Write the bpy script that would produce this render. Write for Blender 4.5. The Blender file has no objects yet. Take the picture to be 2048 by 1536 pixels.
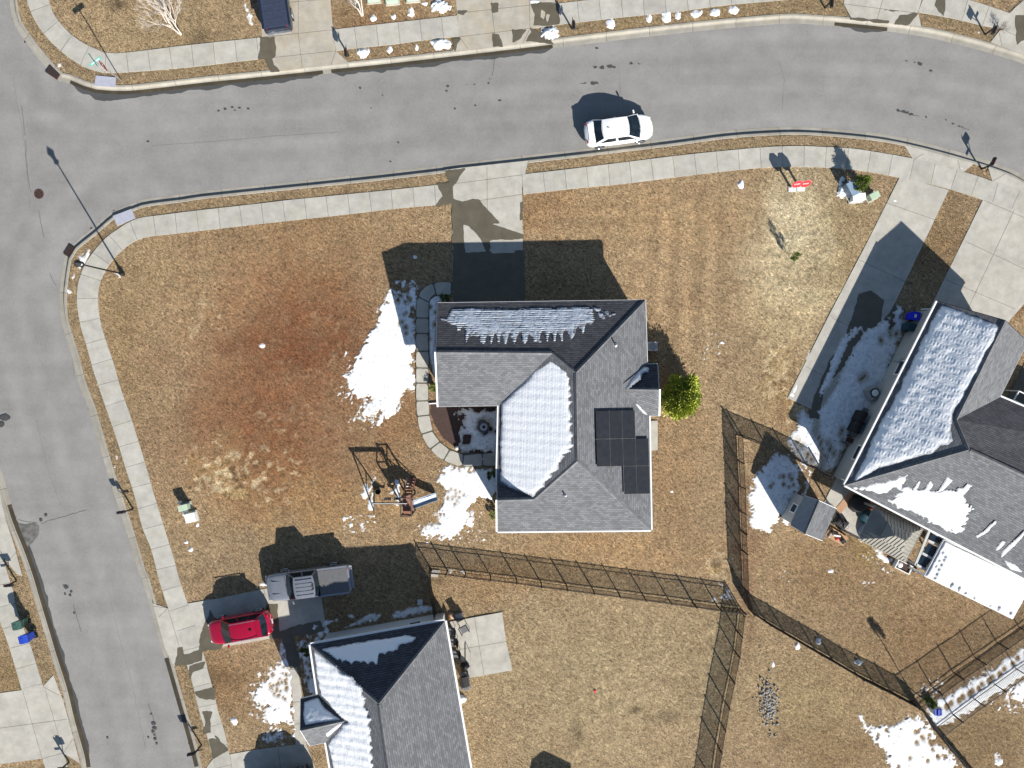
import bpy, math, random
import numpy as np
from mathutils import Vector, Matrix
from mathutils.geometry import tessellate_polygon
R = math.radians
random.seed(7)
rng = np.random.default_rng(7)
scene = bpy.context.scene
col = scene.collection

# ---------------------------------------------------------------- camera, sky, sun, exposure
CAM_H, FPX, TILT = 50.0, 1420.0, R(-1.6)
cam_d = bpy.data.cameras.new('camera'); cam = bpy.data.objects.new('camera', cam_d); col.objects.link(cam)
cam.location = (0, 0, CAM_H); cam.rotation_euler = (TILT, 0, 0)
cam_d.sensor_width = 36; cam_d.lens = 36 * FPX / 2048; cam_d.clip_end = 2000
scene.camera = cam
SUN_EL, SHX, SHY = 28.5, -0.508, 0.861           # shadows fall up and to the left
world = bpy.data.worlds.new('World'); scene.world = world; world.use_nodes = True
wn = world.node_tree; sky = wn.nodes.new('ShaderNodeTexSky'); sky.sky_type = 'NISHITA'; sky.sun_disc = False
sky.sun_elevation = R(SUN_EL); sky.sun_rotation = math.atan2(-SHX, -SHY)
sky.air_density = 1.0; sky.dust_density = 0.4; sky.ozone_density = 1.6
bg = wn.nodes['Background']; bg.inputs['Strength'].default_value = 0.063
wn.links.new(sky.outputs[0], bg.inputs['Color'])
sl = bpy.data.lights.new('sun', 'SUN'); sl.energy = 5.0; sl.angle = R(0.53); sl.color = (1.0, 0.955, 0.89)
sun = bpy.data.objects.new('sun', sl); col.objects.link(sun)
sd = Vector((-SHX * math.cos(R(SUN_EL)), -SHY * math.cos(R(SUN_EL)), math.sin(R(SUN_EL))))
sun.rotation_euler = sd.to_track_quat('Z', 'Y').to_euler(); sun.location = sd * 80
vs = scene.view_settings; vs.view_transform = 'Standard'; vs.look = 'None'; vs.exposure = 0.85; vs.gamma = 1

# ---------------------------------------------------------------- measuring helpers
ca, sa = math.cos(TILT), math.sin(TILT)
def ray(px, py):
    x, y = (px - 1024) / FPX, -(py - 768) / FPX
    return Vector((x, y * ca + sa, y * sa - ca))
def P(px, py, z=0.0):
    d = ray(px, py); t = (z - CAM_H) / d.z
    return Vector((d.x * t, d.y * t, z))
def PX(pts, z=0.0): return [tuple(P(a, b, z)[:2]) for a, b in pts]
def ray_plane(px, py, o, n):
    d = ray(px, py); c = Vector((0, 0, CAM_H)); t = (o - c).dot(n) / d.dot(n)
    return c + d * t
def _h(ix, iy, s):
    h = (ix.astype(np.int64) * 374761393 + iy.astype(np.int64) * 668265263 + s * 1442695041) & 0xFFFFFFFF
    h = ((h ^ (h >> 13)) * 1274126177) & 0xFFFFFFFF
    return ((h ^ (h >> 16)) & 0xFFFF) / 65535.0
def vnoise(x, y, s=0):
    ix, iy = np.floor(x), np.floor(y); fx, fy = x - ix, y - iy
    fx = fx * fx * (3 - 2 * fx); fy = fy * fy * (3 - 2 * fy)
    a, b, c, d = _h(ix, iy, s), _h(ix + 1, iy, s), _h(ix, iy + 1, s), _h(ix + 1, iy + 1, s)
    return (a * (1 - fx) + b * fx) * (1 - fy) + (c * (1 - fx) + d * fx) * fy
def fbm(x, y, s=0, o=4):
    r = 0; a = 1; t = 0; x, y = x * .88 - y * .475, x * .475 + y * .88
    for k in range(o):
        r = r + a * (vnoise(x, y, s + k * 17) * 2 - 1); t += a; a *= .55; x, y = (x * .8 - y * .6) * 2.03 + 11.7, (x * .6 + y * .8) * 2.03 + 5.3
    return r / t
def sdf(x, y, poly):
    """signed distance, positive inside"""
    p = np.array(poly, float); q = np.roll(p, -1, 0)
    d = np.full(x.shape, 1e18); ins = np.zeros(x.shape, bool)
    for (ax, ay), (bx, by) in zip(p, q):
        ex, ey = bx - ax, by - ay; L = ex * ex + ey * ey + 1e-12
        t = np.clip(((x - ax) * ex + (y - ay) * ey) / L, 0, 1)
        d = np.minimum(d, (x - ax - t * ex) ** 2 + (y - ay - t * ey) ** 2)
        if ay != by:
            c = ((ay > y) != (by > y)) & (x < (bx - ax) * (y - ay) / (by - ay) + ax)
            ins ^= c
    return np.sqrt(d) * np.where(ins, 1, -1)

# ---------------------------------------------------------------- object helpers
def tag(o, label=None, cat=None, group=None, kind=None):
    if label: o['label'] = label
    if cat: o['category'] = cat
    if group: o['group'] = group
    if kind: o['kind'] = kind
    return o
def thing(name, label, cat, loc=(0, 0, 0), rz=0, group=None):
    o = bpy.data.objects.new(name, None); col.objects.link(o); o.location = loc; o.rotation_euler = (0, 0, rz)
    o.empty_display_size = .2
    return tag(o, label, cat, group)
def rootloc(o):
    v = Vector((0, 0, 0))
    while o: v += o.location; o = o.parent
    return v
def dup(r, loc, rz=0, label=None, scale=None):
    def cp(o, par):
        c = o.copy(); col.objects.link(c); c.parent = par
        for ch in [k for k in o.children]: cp(ch, c)
        return c
    c = cp(r, None); c.location = loc; c.rotation_euler = (0, 0, rz)
    if label: c['label'] = label
    if scale: c.scale = (scale,) * 3
    return c
class MB:
    def __init__(s): s.v = []; s.f = []; s.m = []; s.uv = []
    def add(s, vs, fs, m=0, uv=None):
        b = len(s.v); s.v += [tuple(v) for v in vs]
        for i, f in enumerate(fs):
            s.f.append([b + k for k in f]); s.m.append(m); s.uv.append(uv[i] if uv else None)
        return s
    def box(s, c, d, rz=0, m=0, M_=None):
        hx, hy, hz = d[0] / 2, d[1] / 2, d[2] / 2; cr, sr = math.cos(rz), math.sin(rz); vs = []
        for z in (-hz, hz):
            for x, y in ((-hx, -hy), (hx, -hy), (hx, hy), (-hx, hy)):
                if M_: v = M_ @ Vector((x, y, z)); vs.append((c[0] + v.x, c[1] + v.y, c[2] + v.z))
                else: vs.append((c[0] + x * cr - y * sr, c[1] + x * sr + y * cr, c[2] + z))
        return s.add(vs, [(3, 2, 1, 0), (4, 5, 6, 7), (0, 1, 5, 4), (1, 2, 6, 5), (2, 3, 7, 6), (3, 0, 4, 7)], m)
    def prism(s, poly, z0, z1, m=0, bottom=False):
        n = len(poly); area = sum(poly[i][0] * poly[(i + 1) % n][1] - poly[(i + 1) % n][0] * poly[i][1] for i in range(n))
        if area < 0: poly = poly[::-1]
        tri = tessellate_polygon([[Vector((p[0], p[1], 0)) for p in poly]])
        vs = [(p[0], p[1], z0) for p in poly] + [(p[0], p[1], z1) for p in poly]
        fs = []
        for t in tri:
            a, b, c = [Vector(poly[k]) for k in t]
            if (b - a).cross(c - a) < 0: t = (t[0], t[2], t[1])
            fs.append(tuple(k + n for k in t))
            if bottom: fs.append((t[0], t[2], t[1]))
        fs += [(i, (i + 1) % n, n + (i + 1) % n, n + i) for i in range(n)]
        return s.add(vs, fs, m)
    def tube(s, p0, p1, r0, r1=None, n=8, m=0, caps=True):
        p0, p1 = Vector(p0), Vector(p1); r1 = r0 if r1 is None else r1; d = (p1 - p0)
        if d.length < 1e-6: return s
        q = d.to_track_quat('Z', 'Y'); vs = []
        for p, r in ((p0, r0), (p1, r1)):
            for k in range(n):
                a = 2 * math.pi * k / n; vs.append(p + q @ Vector((r * math.cos(a), r * math.sin(a), 0)))
        fs = [(k, (k + 1) % n, n + (k + 1) % n, n + k) for k in range(n)]
        if caps: fs += [tuple(range(n))[::-1], tuple(range(n, 2 * n))]
        return s.add(vs, fs, m)
    def lathe(s, prof, c=(0, 0, 0), n=20, m=0, ms=None):
        vs = []; fs = []
        for r, z in prof:
            for k in range(n):
                a = 2 * math.pi * k / n; vs.append((c[0] + r * math.cos(a), c[1] + r * math.sin(a), c[2] + z))
        b = len(s.v)
        for i in range(len(prof) - 1):
            s.add([], [], m)
            for k in range(n):
                s.f.append([b + i * n + k, b + i * n + (k + 1) % n, b + (i + 1) * n + (k + 1) % n, b + (i + 1) * n + k])
                s.m.append(ms[i] if ms else m); s.uv.append(None)
        s.v += vs
        return s
    def build(s, name, mats, parent=None, smooth=False, keep=False):
        me = bpy.data.meshes.new(name); off = rootloc(parent) if parent and not keep else Vector((0, 0, 0))
        me.from_pydata([(v[0] - off.x, v[1] - off.y, v[2] - off.z) for v in s.v], [], s.f)
        for m in (mats if isinstance(mats, (list, tuple)) else [mats]): me.materials.append(m)
        me.polygons.foreach_set('material_index', s.m)
        if smooth: me.polygons.foreach_set('use_smooth', [True] * len(s.f))
        if any(u is not None for u in s.uv):
            l = me.uv_layers.new(name='UVMap'); arr = []
            for f, u in zip(s.f, s.uv): arr += [c for p in (u or [(0, 0)] * len(f)) for c in p]
            l.data.foreach_set('uv', arr)
        me.update(); o = bpy.data.objects.new(name, me); col.objects.link(o)
        if parent: o.parent = parent
        return o
def npmesh(name, V, F, mats, parent=None, smooth=True, attr=None, uv=None):
    """V (n,3), F (m,4) arrays -> object"""
    off = rootloc(parent) if parent else Vector((0, 0, 0))
    V = np.asarray(V, float) - np.array(off); F = np.asarray(F, np.int32)
    me = bpy.data.meshes.new(name); k = F.shape[1]
    me.vertices.add(len(V)); me.vertices.foreach_set('co', V.ravel())
    me.loops.add(F.size); me.loops.foreach_set('vertex_index', F.ravel())
    me.polygons.add(len(F)); me.polygons.foreach_set('loop_start', np.arange(0, F.size, k, dtype=np.int32))
    me.update(calc_edges=True); me.validate()
    if smooth: me.polygons.foreach_set('use_smooth', [True] * len(me.polygons))
    for m in (mats if isinstance(mats, (list, tuple)) else [mats]): me.materials.append(m)
    if attr is not None:
        a = me.color_attributes.new('Col', 'FLOAT_COLOR', 'POINT'); a.data.foreach_set('color', np.c_[attr, np.ones(len(attr))].ravel())
    o = bpy.data.objects.new(name, me); col.objects.link(o)
    if parent: o.parent = parent
    return o
def subsurf(o, n=1):
    m = o.modifiers.new('s', 'SUBSURF'); m.levels = n; m.render_levels = n; return o
def bevel(o, w=.01, n=2):
    m = o.modifiers.new('b', 'BEVEL'); m.width = w; m.segments = n; m.limit_method = 'ANGLE'; return o

# ---------------------------------------------------------------- materials
def lin(c): return tuple(((v / 255 + .055) / 1.055) ** 2.4 if v / 255 > .04045 else v / 255 / 12.92 for v in c)
class NT:
    def __init__(s, name):
        s.mat = bpy.data.materials.new(name); s.mat.use_nodes = True; s.t = s.mat.node_tree; s.b = s.t.nodes['Principled BSDF']
    def n(s, ty, **kw):
        o = s.t.nodes.new('ShaderNode' + ty)
        for k, v in kw.items():
            if hasattr(o, k) and k not in o.inputs: setattr(o, k, v)
            else: s.put(o, k, v)
        return o
    def put(s, o, k, v):
        i = o.inputs[k]
        if isinstance(v, bpy.types.NodeSocket): s.t.links.new(v, i)
        else: i.default_value = v
    def math(s, op, a, b=0.0, c=None, clamp=False):
        o = s.t.nodes.new('ShaderNodeMath'); o.operation = op; o.use_clamp = clamp; s.put(o, 0, a); s.put(o, 1, b)
        if c is not None: s.put(o, 2, c)
        return o.outputs[0]
    def mul(s, c, f):
        o = s.t.nodes.new('ShaderNodeVectorMath'); o.operation = 'SCALE'
        s.put(o, 0, c); s.put(o, 3, f); return o.outputs[0]
    def mix(s, f, a, b, ty='MIX'):
        o = s.t.nodes.new('ShaderNodeMix'); o.data_type = 'RGBA'; o.blend_type = ty
        s.put(o, 0, f); s.put(o, 6, a); s.put(o, 7, b); return o.outputs[2]
    def noise(s, scale, detail=3, rough=.6, vec=None, dist=0):
        o = s.t.nodes.new('ShaderNodeTexNoise'); o.inputs['Scale'].default_value = scale; o.inputs['Detail'].default_value = detail
        o.inputs['Roughness'].default_value = rough; o.inputs['Distortion'].default_value = dist
        s.put(o, 'Vector', vec if vec is not None else s.pos()); return o.outputs['Fac']
    def pos(s):
        if not hasattr(s, '_p'): s._p = s.t.nodes.new('ShaderNodeNewGeometry')
        return s._p.outputs['Position']
    def objpos(s):
        if not hasattr(s, '_o'): s._o = s.t.nodes.new('ShaderNodeTexCoord')
        return s._o.outputs['Object']
    def rng(s, v, a, b, c, d):
        o = s.t.nodes.new('ShaderNodeMapRange'); s.put(o, 0, v)
        for k, x in enumerate((a, b, c, d)): o.inputs[k + 1].default_value = x
        return o.outputs[0]
    def bump(s, h, strength, dist=.02):
        o = s.t.nodes.new('ShaderNodeBump'); o.inputs['Strength'].default_value = strength; o.inputs['Distance'].default_value = dist
        s.put(o, 'Height', h); s.t.links.new(o.outputs[0], s.b.inputs['Normal'])
    def done(s, colr, rough=.8, metal=0, spec=.5, coat=0):
        s.put(s.b, 'Base Color', colr if isinstance(colr, bpy.types.NodeSocket) else (*colr, 1)); s.put(s.b, 'Roughness', rough)
        s.put(s.b, 'Metallic', metal); s.b.inputs['Specular IOR Level'].default_value = spec
        if coat: s.b.inputs['Coat Weight'].default_value = coat; s.b.inputs['Coat Roughness'].default_value = .05
        return s.mat
def M(name, c, rough=.7, metal=0, var=.12, scale=4, bump=0, bscale=40, spec=.4, coat=0):
    t = NT(name); base = (*c, 1); f = t.noise(scale, 4, .6, t.objpos())
    k = t.rng(f, .25, .75, 1 - var, 1 + var); o = t.mul(base[:3], k)
    if bump: t.bump(t.noise(bscale, 3, .6, t.objpos()), bump)
    return t.done(o, t.rng(f, .3, .7, max(0, rough - .06), min(1, rough + .06)), metal, spec, coat)

def mk_grass():
    t = NT('grass'); a = t.n('VertexColor'); a.layer_name = 'Col'
    m = t.n('Mapping'); t.put(m, 'Vector', t.pos()); m.inputs['Scale'].default_value = (1, 1, 1); m.inputs['Rotation'].default_value = (0, 0, .7)
    st = t.n('Mapping'); t.put(st, 'Vector', m.outputs[0]); st.inputs['Scale'].default_value = (4.6, 9.5, 1)
    n1 = t.noise(1.0, 6, .78, st.outputs[0], 1.2); n2 = t.noise(19, 3, .75); n3 = t.noise(1.6, 4, .65); n4 = t.noise(4.5, 5, .75, None, .6)
    k = t.math('MULTIPLY', t.rng(n1, .37, .63, .34, 1.72), t.rng(n2, .34, .66, .6, 1.4))
    k = t.math('MULTIPLY', k, t.rng(n3, .3, .7, .86, 1.14))
    k = t.math('MULTIPLY', k, t.rng(n4, .36, .64, .80, 1.20))
    hue = t.mix(t.rng(t.noise(.75, 6, .72), .42, .62, 0, .34), a.outputs[0], (.225, .168, .10, 1)); hue = t.mix(t.rng(t.noise(.55, 6, .75, None, .8), .50, .68, 0, .30), hue, (.17, .088, .048, 1))
    c = t.mul(hue, k)
    straw = t.mix(t.rng(n2, .56, .74, 0, .7), c, (.46, .37, .26, 1)); 
    dk = t.mix(t.rng(n4, .30, .44, .45, 0), straw, (.045, .035, .02, 1))
    gr = t.mix(t.rng(t.noise(2.6, 5, .7), .60, .74, 0, .26), dk, (.12, .125, .05, 1))
    t.bump(t.math('ADD', t.math('MULTIPLY', n1, 1.0), t.math('MULTIPLY', n2, .5)), 1.0, .16)
    return t.done(gr, .95, 0, .1)
def mk_asphalt(name, base, wet=False, attr=False):
    t = NT(name); n1 = t.noise(60, 2, .8); n2 = t.noise(.5, 5, .6); n3 = t.noise(6, 4, .7)
    m = t.n('Mapping'); t.put(m, 'Vector', t.pos()); m.inputs['Rotation'].default_value = (0, 0, -.1); m.inputs['Scale'].default_value = (.05, .9, 1)
    n4 = t.noise(1, 3, .5, m.outputs[0])
    k = t.math('MULTIPLY', t.rng(n1, .25, .75, .58, 1.42), t.rng(n2, .3, .7, .88, 1.10))
    k = t.math('MULTIPLY', k, t.rng(n3, .3, .7, .93, 1.07)); k = t.math('MULTIPLY', k, t.rng(n4, .3, .7, .94, 1.06))
    vo = t.n('TexVoronoi'); vo.feature = 'F1'; vo.inputs['Scale'].default_value = 9; t.put(vo, 'Vector', t.pos())
    chip = t.math('LESS_THAN', vo.outputs['Distance'], .035)
    if attr: at = t.n('VertexColor'); at.layer_name = 'Col'; sp = t.n('SeparateColor'); t.put(sp, 0, at.outputs[0]); k = t.math('MULTIPLY', k, sp.outputs[0])
    c = t.mix(t.math('MULTIPLY', chip, .5), t.mul(base, k), (.45, .44, .42, 1))
    t.bump(n1, .35, .01)
    return t.done(c, .3 if wet else .88, 0, .5 if wet else .3)
def mk_concrete(name, base, joints=0.0, wet=False, jd=.35, st=.35):
    t = NT(name); n1 = t.noise(35, 3, .7); n2 = t.noise(1.3, 6, .68); n3 = t.noise(.35, 3, .5)
    k = t.math('MULTIPLY', t.rng(n1, .2, .8, .93, 1.07), t.rng(n2, .32, .68, .80, 1.10))
    k = t.math('MULTIPLY', k, t.rng(n3, .3, .7, .93, 1.06))
    if joints:
        u = t.n('UVMap'); sx = t.n('SeparateXYZ'); t.put(sx, 0, u.outputs[0]); q = t.math('DIVIDE', sx.outputs[0], joints)
        fr = t.math('FRACT', q); e = t.math('MINIMUM', fr, t.math('SUBTRACT', 1.0, fr)); line = t.math('LESS_THAN', e, .011 / joints * 1.4)
        w = t.n('TexWhiteNoise'); w.noise_dimensions = '1D'; t.put(w, 'W', t.math('FLOOR', q))
        k = t.math('MULTIPLY', k, t.rng(w.outputs[0], 0, 1, .93, 1.05))
        k = t.math('MULTIPLY', k, t.math('SUBTRACT', 1.0, t.math('MULTIPLY', line, 1 - jd)))
    warm = t.mix(t.rng(t.noise(.8, 5, .7), .46 if st > .5 else .5, .75, 0, st), t.mul(base, k), (base[0] * .92, base[1] * .82, base[2] * .66, 1), 'MIX')
    t.bump(n1, .15, .006)
    return t.done(warm, .35 if wet else .85, 0, .45 if wet else .3)
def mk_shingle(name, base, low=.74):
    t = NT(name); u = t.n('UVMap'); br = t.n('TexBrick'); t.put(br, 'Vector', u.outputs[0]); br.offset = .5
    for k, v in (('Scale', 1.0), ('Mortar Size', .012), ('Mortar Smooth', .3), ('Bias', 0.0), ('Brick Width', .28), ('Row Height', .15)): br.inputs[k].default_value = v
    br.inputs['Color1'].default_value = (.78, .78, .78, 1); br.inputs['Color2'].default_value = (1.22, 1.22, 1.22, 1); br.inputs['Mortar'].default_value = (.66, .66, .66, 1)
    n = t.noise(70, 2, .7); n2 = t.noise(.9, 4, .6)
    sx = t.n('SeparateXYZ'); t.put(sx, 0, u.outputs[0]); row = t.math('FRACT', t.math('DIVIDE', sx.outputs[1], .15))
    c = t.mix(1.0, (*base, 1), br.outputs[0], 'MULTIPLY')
    k = t.math('MULTIPLY', t.rng(n, .2, .8, .75, 1.25), t.rng(n2, .3, .7, .92, 1.08)); k = t.math('MULTIPLY', k, t.rng(row, 0, .3, low, 1.0))  # low: course shadow painted as darker row edges, deepest on north slopes
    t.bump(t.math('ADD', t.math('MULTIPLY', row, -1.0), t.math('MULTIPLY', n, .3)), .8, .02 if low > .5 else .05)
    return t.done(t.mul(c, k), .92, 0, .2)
def mk_snow(name, c1, c2, thin):
    t = NT(name); at = t.n('VertexColor'); at.layer_name = 'Col'; sep = t.n('SeparateColor'); t.put(sep, 0, at.outputs[0]); n = t.noise(6, 5, .65); n2 = t.noise(1.2, 3, .5)
    t.bump(t.math('ADD', n, t.math('MULTIPLY', n2, .6)), .35, .05)
    c = t.mix(t.rng(n2, .35, .7, .7, 0), (*c1, 1), (*c2, 1))
    mott = t.rng(t.noise(4.5, 5, .8), .36, .50, .8 if c2[0] < .8 else .03, 0); c = t.mix(mott, c, (*[q * .62 for q in c2], 1))
    f = t.math('ADD', sep.outputs[0], t.math('MULTIPLY', t.math('SUBTRACT', t.noise(16, 4, .7), .5), 1.6)); c = t.mix(t.rng(f, .12, .62, .8, 0), c, (*thin, 1))
    t.b.inputs['Subsurface Weight'].default_value = 0
    return t.done(c, .7, 0, .3)
def mk_siding(name, c):
    t = NT(name); sx = t.n('SeparateXYZ'); t.put(sx, 0, t.pos()); r = t.math('FRACT', t.math('DIVIDE', sx.outputs[2], .15))
    k = t.math('MULTIPLY', t.rng(r, 0, .15, .6, 1), t.rng(t.noise(2, 3), .3, .7, .95, 1.05)); t.bump(r, .4, .02)
    return t.done(t.mul(c, k), .6)
def glass(name, c=(.012, .02, .028), rough=.06): 
    t = NT(name); n = t.noise(2.5, 3, .5, t.objpos()); return t.done(t.mul(c, t.rng(n, .3, .7, .6, 1.8)), rough, 0, .5)
G = dict(
 grass=mk_grass(), asphalt=mk_asphalt('asphalt', (.234, .228, .216), attr=True), asphalt_wet=mk_asphalt('asphalt_wet', (.075, .075, .072), True),
 tar=M('tar_stain', (.06, .06, .06), .6), crack_seal=M('crack_seal', (.135, .132, .127), .85), conc=mk_concrete('concrete', (.425, .405, .355)), walk=mk_concrete('sidewalk_concrete', (.415, .40, .352), 1.52),
 kerb=mk_concrete('kerb_concrete', (.32, .30, .255), 3.02), conc_st=mk_concrete('stained_concrete', (.40, .37, .31), 0, False, .35, .85), conc_wet_shade=mk_concrete('wet_shade_concrete', (.115, .102, .072), 0, True),  # wet concrete: damp tone, darkened further to deepen the house shade
 joint=M('joint_dark', (.10, .09, .07), .9), kerb_wet=mk_concrete('wet_kerb', (.17, .14, .09), 3.02, True),
 sh=mk_shingle('shingle_grey', (.150, .154, .162)), sh_shade=mk_shingle('shingle_shade_side', (.088, .088, .098), .30), snow=mk_snow('snow', (.86, .865, .87), (.70, .72, .74), (.36, .31, .24)), snow_roof=mk_snow('roof_snow', (.965, .967, .97), (.94, .945, .95), (.32, .33, .35)), snow_lump=mk_snow('snow_lump', (.86, .865, .87), (.70, .72, .74), (.80, .80, .80)),  # second shingle: darker copy of the grey, painting shade on north-facing slopes
 white=M('white_trim', (.78, .78, .77), .5, var=.05), siding=mk_siding('siding_grey', (.42, .42, .40)), siding_w=mk_siding('siding_pale', (.60, .61, .60)),
 siding_t=mk_siding('siding_taupe', (.33, .32, .30)), glass=glass('window_glass'), black=M('black_metal', (.012, .012, .014), .45), blackm=M('matt_black', (.02, .02, .022), .8),
 rubber=M('tyre_rubber', (.018, .018, .018), .85), rim=M('alloy', (.42, .43, .45), .3, .9, .05), chrome=M('bright_metal', (.6, .6, .62), .2, .9),
 mulch=M('mulch', (.06, .036, .03), .95, var=.5, scale=14, bump=.8, bscale=30), soil=M('bare_soil', (.20, .135, .075), .95, var=.35, scale=6, bump=.5),
 rust=M('rusty_iron', (.10, .045, .03), .7, .3, .3, 10), pad=M('tactile_pad', (.36, .37, .43), .7), tan=M('tan_wood', (.40, .24, .14), .8, var=.2),
 brown=M('reddish_wood', (.27, .12, .085), .7, var=.2), green_box=M('green_cabinet', (.32, .43, .34), .6), pgreen=M('pale_green_plastic', (.42, .52, .38), .6),
 white_p=M('paint_white', (.84, .84, .84), .28, 0, .01, coat=.6), red_p=M('paint_red', (.42, .004, .035), .22, .3, .03, coat=1), grey_p=M('paint_grey', (.25, .265, .295), .28, .4, .03, coat=.8),
 blue_p=M('paint_navy', (.02, .028, .05), .3, .3, .03, coat=.8), tonneau=M('tonneau_vinyl', (.115, .115, .12), .6), tonneau_n=M('tonneau_navy', (.035, .045, .075), .5),
 carglass=glass('car_glass', (.008, .014, .02), .04), binblue=M('bin_blue', (.02, .06, .42), .5), binblue2=M('bin_bright_blue', (.01, .02, .62), .5), bingreen=M('bin_green', (.045, .10, .08), .5), bindark=M('bin_dark_green', (.012, .05, .07), .5),
 red=M('sign_red', (.52, .02, .03), .5), sgreen=M('sign_green', (.05, .42, .36), .35, .2), galv=M('galvanised', (.45, .46, .47), .4, .7), swhite=M('letter_white', (.85, .85, .85), .6),
 bark=M('pale_bark', (.52, .47, .42), .85, var=.2, scale=8), barkd=M('dark_bark', (.09, .07, .05), .9), solar=M('solar_cell', (.017, .018, .022), .35, 0, .12, 3, spec=.4),
 metroof=M('metal_roof', (.27, .255, .22), .45, .3, .1, 2), taupe=M('taupe_metal', (.30, .30, .30), .5, .2), blue_s=M('plastic_blue_grey', (.22, .30, .40), .5), stone=M('river_stone', (.36, .34, .31), .9, var=.5, scale=8),
 lamp_glow=M('lamp_lens', (.5, .55, .55), .3), orange=M('orange_plastic', (.6, .12, .03), .6), clay=M('copper_band', (.35, .30, .25), .6), seatgrey=M('mesh_seat_grey', (.14, .14, .145), .8), tail=M('tail_lamp', (.35, .01, .01), .3), head=M('head_lamp', (.6, .62, .65), .15))
def mk_leaf(name, c1, c2):
    t = NT(name); a = t.n('VertexColor'); a.layer_name = 'Col'; sx = t.n('SeparateColor'); t.put(sx, 0, a.outputs[0])
    return t.done(t.mix(sx.outputs[0], (*c1, 1), (*c2, 1)), .6, 0, .3)
G['pine'] = mk_leaf('pine_needles', (.035, .085, .012), (.44, .48, .06)); G['leaf'] = mk_leaf('shrub_leaves', (.03, .06, .01), (.22, .28, .05))
# ---------------------------------------------------------------- kerb lines (road edge), block on the left hand
KN = [(-60,-900),(-45,-500),(-20,-200),(17,0),(20,25),(27,48),(41,70),(64,102),(98,142),(117,160),(137,165),(165,177),(190,184),(250,187),(325,180),(410,170),(512,160),(662,144),(762,134),(887,120),(1024,104),(1106,94),(1269,74),(1424,57),(1536,47),(1586,44),(1636,47),(1691,51),(1776,60),(1856,72),(1941,92),(2026,117),(2060,130),(2200,190),(2400,300),(2700,480),(3200,800)]
KS = [(3000,1080),(2500,700),(2250,500),(2120,395),(2048,349),(2011,332),(1948,311),(1861,287),(1778,269),(1696,259),(1606,253),(1536,254.5),(1449,261),(1346,275),(1174,296),(1024,313),(762,344),(512,370),(400,382),(362,388),(320,393),(280,399.5),(250,411),(220,424),(180,458),(142,489),(127,514),(122,544),(118,574),(117,609),(121,644),(125,659),(140,706),(156,768),(175,818),(197,893),(215,953),(237,1020),(257,1082),(275,1143),(281,1155),(299,1217),(322,1299),(337,1352),(357,1422),(375,1484),(388,1536),(410,1620),(450,1800),(600,2500)]
KW = [(400,2500),(250,1810),(179,1536),(176,1515),(155,1440),(140,1377),(120,1314),(101,1250),(83,1190),(72,1152),(53,1098),(30,1040),(0,945),(-60,760),(-130,500),(-210,200),(-300,-200),(-420,-900)]
def smooth_line(pts, step=.6):
    w = [Vector(P(a, b)[:2]) for a, b in pts]; out = []
    for i in range(len(w) - 1):
        p0 = w[max(i - 1, 0)]; p1 = w[i]; p2 = w[i + 1]; p3 = w[min(i + 2, len(w) - 1)]
        n = max(1, int((p2 - p1).length / step)); n = min(n, 12)
        for k in range(n):
            t = k / n; t2, t3 = t * t, t * t * t
            v = .5 * ((2 * p1) + (p2 - p0) * t + (2 * p0 - 5 * p1 + 4 * p2 - p3) * t2 + (3 * p1 - p0 - 3 * p2 + p3) * t3)
            out.append(v if (p2 - p1).length < 12 else p1.lerp(p2, t))
    out.append(w[-1]); return out
def normals(line):
    ns = []
    for i in range(len(line)):
        d = (line[min(i + 1, len(line) - 1)] - line[max(i - 1, 0)]).normalized(); ns.append(Vector((-d.y, d.x)))
    return ns
def arclen(line):
    s = [0]
    for a, b in zip(line, line[1:]): s.append(s[-1] + (b - a).length)
    return s
def sweep(line, prof, mb=None, m=0, u0=0):
    mb = mb or MB(); ns = normals(line); s = arclen(line); k = len(prof); vs = []
    for p, n in zip(line, ns):
        for off, z in prof: vs.append((p.x + n.x * off, p.y + n.y * off, z))
    fs = []; uv = []
    for i in range(len(line) - 1):
        for j in range(k - 1):
            fs.append((i * k + j, (i + 1) * k + j, (i + 1) * k + j + 1, i * k + j + 1))
            uv.append([(s[i] + u0, j), (s[i + 1] + u0, j), (s[i + 1] + u0, j + 1), (s[i] + u0, j + 1)])
    return mb.add(vs, fs, m, uv)
LN, LS, LW = smooth_line(KN), smooth_line(KS), smooth_line(KW)
RZ = -.135
road_poly = [tuple(p) for p in LN] + [tuple(p) for p in LS] + [tuple(p) for p in LW]

# ---------------------------------------------------------------- ground: one sheet to the horizon
step = .125
fx = np.arange(-40, 40.01, step); fy = np.arange(-32, 32.01, step)
far = np.array([43, 50, 65, 100, 200, 420, 900.]); X = np.r_[-far[::-1], fx, far]; Y = np.r_[-far[::-1], fy, far]
gx, gy = np.meshgrid(X, Y); gxf, gyf = gx.ravel(), gy.ravel()
dr = sdf(gxf, gyf, road_poly)
near = (np.abs(gxf) < 41) & (np.abs(gyf) < 33)
gz = np.where(dr > -.45, -.26, 0.0)
bumpy = .014 * fbm(gxf * 3.1, gyf * 3.1, 3, 4) + .02 * fbm(gxf * .5, gyf * .5, 5, 3) - .006
gz = np.where((dr <= -.45), np.where(dr < -.75, bumpy, bumpy * .3 - .008), gz)
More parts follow.
